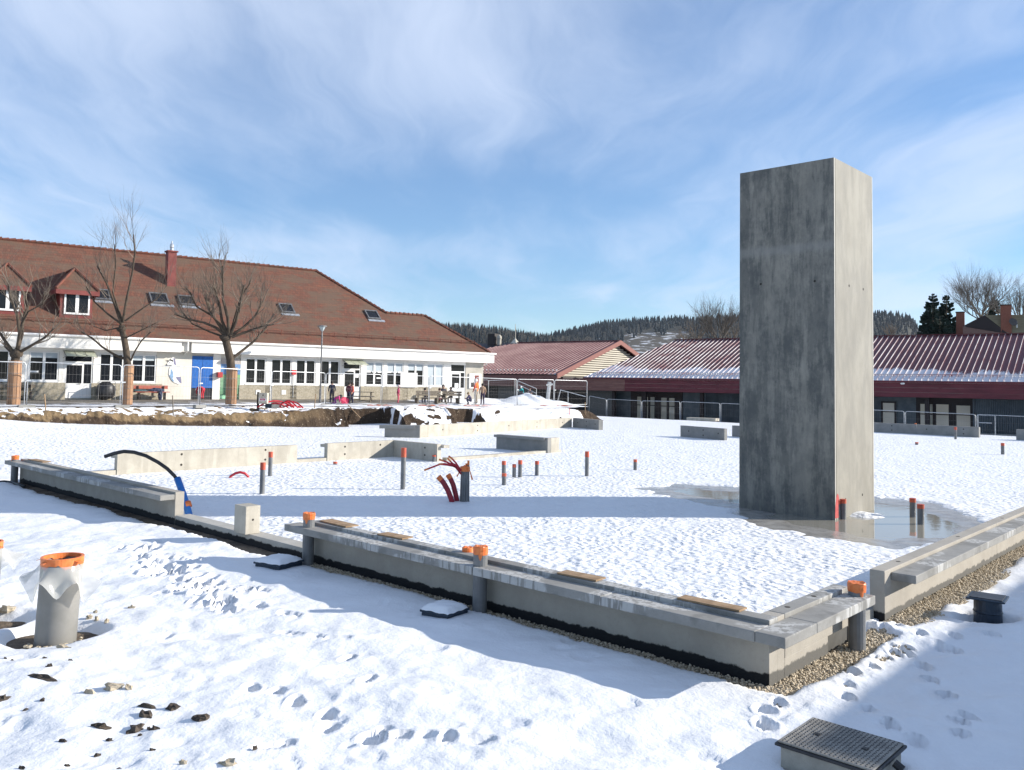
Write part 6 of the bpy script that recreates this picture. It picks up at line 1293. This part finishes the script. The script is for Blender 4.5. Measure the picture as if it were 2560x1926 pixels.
# ------------------------------------------------------------------ people
def person(label, px, py, D, H, face, pose, top, legs, skin=(.50, .30, .22), hair=(.03, .022, .018), hat=None, z=None, hood=None, vest=None):
    p = dep(px, py, D); 
    if z is not None: p[2] = z
    t = thing('person', label, 'person', p, face, None); s = H/1.70
    J = {'pel': (0, 0, .92), 'che': (0, .02, 1.28), 'nec': (0, .02, 1.46), 'hea': (0, .05, 1.60), 'sL': (-.18, .01, 1.40), 'sR': (.18, .01, 1.40), 'eL': (-.25, -.02, 1.13), 'eR': (.25, -.02, 1.13), 'hL': (-.23, .10, .90), 'hR': (.23, .10, .90), 'pL': (-.09, 0, .88), 'pR': (.09, 0, .88), 'kL': (-.10, .03, .48), 'kR': (.10, .03, .48), 'aL': (-.11, -.02, .08), 'aR': (.11, -.02, .08), 'tL': (-.12, .14, .04), 'tR': (.12, .14, .04)}
    if pose == 'bend': J.update(pel=(0, -.12, .86), che=(0, .24, .98), nec=(0, .42, .92), hea=(0, .54, .82), sL=(-.18, .34, .95), sR=(.18, .34, .95), eL=(-.2, .42, .66), eR=(.2, .42, .66), hL=(-.15, .45, .38), hR=(.15, .45, .38), pL=(-.09, -.1, .83), pR=(.09, -.1, .83), kL=(-.11, .02, .46), kR=(.11, .02, .46))
    if pose == 'crouch': J.update(pel=(0, -.15, .34), che=(0, .02, .68), nec=(0, .10, .86), hea=(0, .15, 1.0), sL=(-.18, .06, .80), sR=(.18, .06, .80), eL=(-.25, .22, .58), eR=(.25, .22, .58), hL=(-.12, .40, .52), hR=(.12, .40, .52), pL=(-.1, -.12, .33), pR=(.1, -.12, .33), kL=(-.16, .28, .50), kR=(.16, .28, .50), aL=(-.13, .10, .08), aR=(.13, .10, .08), tL=(-.14, .26, .04), tR=(.14, .26, .04))
    if pose == 'sit': J.update(pel=(0, 0, .52), che=(0, .05, .88), nec=(0, .08, 1.06), hea=(0, .12, 1.20), sL=(-.18, .05, 1.0), sR=(.18, .05, 1.0), eL=(-.25, .14, .76), eR=(.25, .14, .76), hL=(-.14, .38, .78), hR=(.14, .38, .78), pL=(-.09, .02, .50), pR=(.09, .02, .50), kL=(-.12, .42, .50), kR=(.12, .42, .50), aL=(-.12, .42, .08), aR=(.12, .42, .08), tL=(-.13, .58, .04), tR=(.13, .58, .04))
    if pose == 'kneel': J.update(pel=(0, -.08, .42), che=(0, .24, .64), nec=(0, .40, .70), hea=(0, .52, .72), sL=(-.17, .32, .68), sR=(.17, .32, .68), eL=(-.2, .38, .40), eR=(.2, .38, .40), hL=(-.16, .46, .12), hR=(.16, .46, .12), pL=(-.09, -.08, .40), pR=(.09, -.08, .40), kL=(-.11, .08, .08), kR=(.11, .08, .08), aL=(-.11, -.30, .08), aR=(.11, -.30, .08), tL=(-.12, -.42, .05), tR=(.12, -.42, .05))
    names = list(J); E = [('pel', 'che'), ('che', 'nec'), ('nec', 'hea'), ('che', 'sL'), ('che', 'sR'), ('sL', 'eL'), ('sR', 'eR'), ('eL', 'hL'), ('eR', 'hR'), ('pel', 'pL'), ('pel', 'pR'), ('pL', 'kL'), ('pR', 'kR'), ('kL', 'aL'), ('kR', 'aR'), ('aL', 'tL'), ('aR', 'tR')]
    Rr = dict(pel=.14, che=.155, nec=.065, hea=.105, sL=.085, sR=.085, eL=.06, eR=.06, hL=.042, hR=.042, pL=.11, pR=.11, kL=.075, kR=.075, aL=.055, aR=.055, tL=.045, tR=.045)
    V = [np.array(J[n])*s for n in names]; ix = {n: i for i, n in enumerate(names)}; ED = [(ix[a], ix[b]) for a, b in E]; RR = [Rr[n]*s for n in names]
    # fingers and thumb on each hand
    for sd in 'LR':
        h = np.array(J['h'+sd])*s; e_ = np.array(J['e'+sd])*s; d = (h-e_)/np.linalg.norm(h-e_); sdv = np.array([1, 0, 0.]) if sd == 'L' else np.array([-1, 0, 0.]); k0 = np.cross(d, sdv); k0 /= np.linalg.norm(k0)+1e-9
        for f in range(4):
            q = h+d*.05*s+k0*(f-1.5)*.022*s; V += [q, q+d*(.06+.01*(f in (1, 2)))*s]; RR += [.011*s, .009*s]; ED += [(ix['h'+sd], len(V)-2), (len(V)-2, len(V)-1)]
        q = h+k0*.04*s+d*.02*s; V += [q, q+(d*.7+k0*.5)*.05*s]; RR += [.012*s, .010*s]; ED += [(ix['h'+sd], len(V)-2), (len(V)-2, len(V)-1)]
    me = bpy.data.meshes.new('body'); me.from_pydata([tuple(v) for v in V], ED, []); ob = bpy.data.objects.new('body', me); COL.objects.link(ob)
    ob.modifiers.new('skin', 'SKIN'); sv = me.skin_vertices[0].data
    for i, r in enumerate(RR): sv[i].radius = (r, r)
    sv[0].use_root = True
    sbm = ob.modifiers.new('sub', 'SUBSURF'); sbm.levels = 1; sbm.render_levels = 1
    dg = bpy.context.evaluated_depsgraph_get(); nm = bpy.data.meshes.new_from_object(ob.evaluated_get(dg)); bpy.data.objects.remove(ob)
    nm.name = 'body'; nm.materials.clear()
    for c in (plain('cloth%s' % (top,), top), plain('cloth%s' % (legs,), legs), plain('skin', skin, .5), M['black'], plain('cloth%s' % (vest or top,), vest or top)): nm.materials.append(c)
    segs = [(np.array(J[a])*s, np.array(J[b])*s, 2 if b in ('hea',) else 1 if a[0] in 'pk' and b[0] in 'pka' and b != 'che' else 3 if b[0] == 't' else 0) for a, b in E]
    hd = [np.array(J['hL'])*s, np.array(J['hR'])*s]
    for f in nm.polygons:
        c = np.array(f.center); best = None
        for a, b, k in segs:
            u = b-a; q = np.clip(((c-a)@u)/(u@u), 0, 1); dd = np.linalg.norm(c-a-u*q)
            if best is None or dd < best[0]: best = (dd, k)
        k = best[1]
        if min(np.linalg.norm(c-h) for h in hd) < .09*s: k = 2
        if vest and k == 0 and abs(c[0]) < .2*s: k = 4
        f.material_index = k; f.use_smooth = True
    bo = part('body', nm, t)
    h = np.array(J['hea'])*s; n_ = np.array(J['nec'])*s; upv = (h-n_)/np.linalg.norm(h-n_); hm = MB(); hm.blob(tuple(h+upv*.035*s-np.array([0, .022*s, 0])), .118*s, 3, 0, (1, 1.02, 1.05), .05, 7, 12)
    if hat: hm.build('hat', plain('cloth%s' % (hat,), hat), t, smooth=True)
    elif hood: hm.build('hood', plain('cloth%s' % (hood,), hood), t, smooth=True)
    else: hm.build('hair', plain('hair%s' % (hair,), hair), t, smooth=True)
    fm_ = MB(); fo = np.array([0, 1, 0]); fc = h+fo*.095*s
    fm_.blob(tuple(h+fo*.055*s-upv*.01*s), .075*s, 1, 0, (1, .9, 1.15), .03, 6, 10); fm_.blob(tuple(fc+fo*.035*s-upv*.012*s), .016*s, 2, 0, (.8, 1, 1.3), .05, 4, 6)
    fm_.build('face', plain('skin', skin, .5), t, smooth=True); em = MB()
    for x in (-.03, .03): em.blob(tuple(fc+np.array([x*s, .022*s, 0])+upv*.018*s), .010*s, 1, 0, (1, .7, .7), 0, 4, 6)
    em.blob(tuple(fc+np.array([0, .018*s, 0])-upv*.048*s), .016*s, 1, 0, (1.5, .5, .4), 0, 4, 6); em.build('eyes_and_mouth', M['dark'], t)
    return t
N_ = (.018, .022, .045); 
person('child in red suit and white hat bending over before the blue door', 505, 998.5, 50.3, 1.22, math.radians(70), 'bend', (.50, .03, .05), (.50, .03, .05), hat=(.8, .8, .8))
person('child in dark blue jacket standing, back turned, right of the street lamp', 829, 1009, 54.5, 1.40, math.radians(20), 'stand', N_, (.03, .03, .05))
person('child in pink and purple snowsuit kneeling in front of the dark blue child', 838, 1010, 53.8, 1.15, math.radians(-75), 'kneel', (.62, .05, .22), (.20, .03, .22), hair=(.02, .02, .025))
person('child in maroon jacket standing beside the pink sledge', 871, 1011, 54.5, 1.38, math.radians(-30), 'stand', (.10, .015, .035), (.02, .025, .05))
person('child in coral jacket standing beside the maroon one', 881, 1010, 55.2, 1.33, math.radians(110), 'stand', (.68, .16, .11), (.03, .03, .06), hair=(.10, .05, .03))
person('small child in pink snowsuit and pale hat standing alone', 995, 1010, 57.8, 1.25, math.radians(-80), 'stand', (.42, .03, .11), (.66, .10, .16), hat=(.75, .55, .55))
person('child in dark jacket sitting with back turned on the left bench', 1063, 1011, 59.3, 1.45, math.radians(25), 'sit', (.022, .024, .04), (.03, .04, .09))
person('child in pale grey jacket sitting at the picnic table', 1100, 1011, 60, 1.45, math.radians(40), 'sit', (.55, .52, .45), (.22, .02, .06), hair=(.07, .03, .02))
person('adult in dark hooded coat sitting highest at the picnic table', 1107, 1009, 61.5, 1.72, math.radians(190), 'sit', (.09, .085, .10), (.03, .03, .04), hood=(.05, .045, .05))
person('child in navy jacket sitting at the right end of the table', 1127, 1009, 61.2, 1.5, math.radians(170), 'sit', (.025, .04, .075), (.03, .03, .05))
person('child crouching left of the orange vest', 1174, 1011.5, 59.8, 1.30, math.radians(100), 'crouch', (.09, .08, .15), (.03, .035, .07), hair=(.28, .20, .11))
person('adult in orange hi-vis vest and white helmet before the notice board', 1190, 1010, 61.2, 1.76, math.radians(60), 'stand', (.60, .07, .03), (.35, .31, .26), hat=(.80, .78, .74), vest=(.80, .17, .03))
person('person in tan coat and dark trousers, back turned, right of the orange vest', 1206, 1012, 60.6, 1.48, math.radians(10), 'stand', (.33, .22, .15), (.045, .035, .065))
person('child in teal jacket on top of the snow pile', 1305, 1000, 67.0, 1.12, math.radians(60), 'crouch', (.01, .25, .28), (.03, .03, .05), hat=(.7, .7, .72), z=spc[2]+.72)
person('child in dark clothes beyond the top of the snow pile', 1323, 1000, 68.2, 1.2, math.radians(200), 'crouch', (.08, .07, .09), (.04, .04, .05), z=spc[2]+.52)
p = dep(862, 1012, 54.2); t = thing('sledge', 'pink plastic sledge held upright beside the maroon child', 'sledge', p, .5); MB().add([(-.22, 0, 0), (.22, 0, 0), (.26, .05, .35), (.12, .22, .48), (-.12, .22, .48), (-.26, .05, .35)], [(0, 1, 2, 3, 4, 5)]).prism([(-.22, -.03, 0), (.22, -.03, 0), (.26, .02, .35), (.12, .19, .48), (-.12, .19, .48), (-.26, .02, .35)], (0, -.04, 0)).build('shell', plain('sledge_pink', (.50, .03, .09), .4), t)
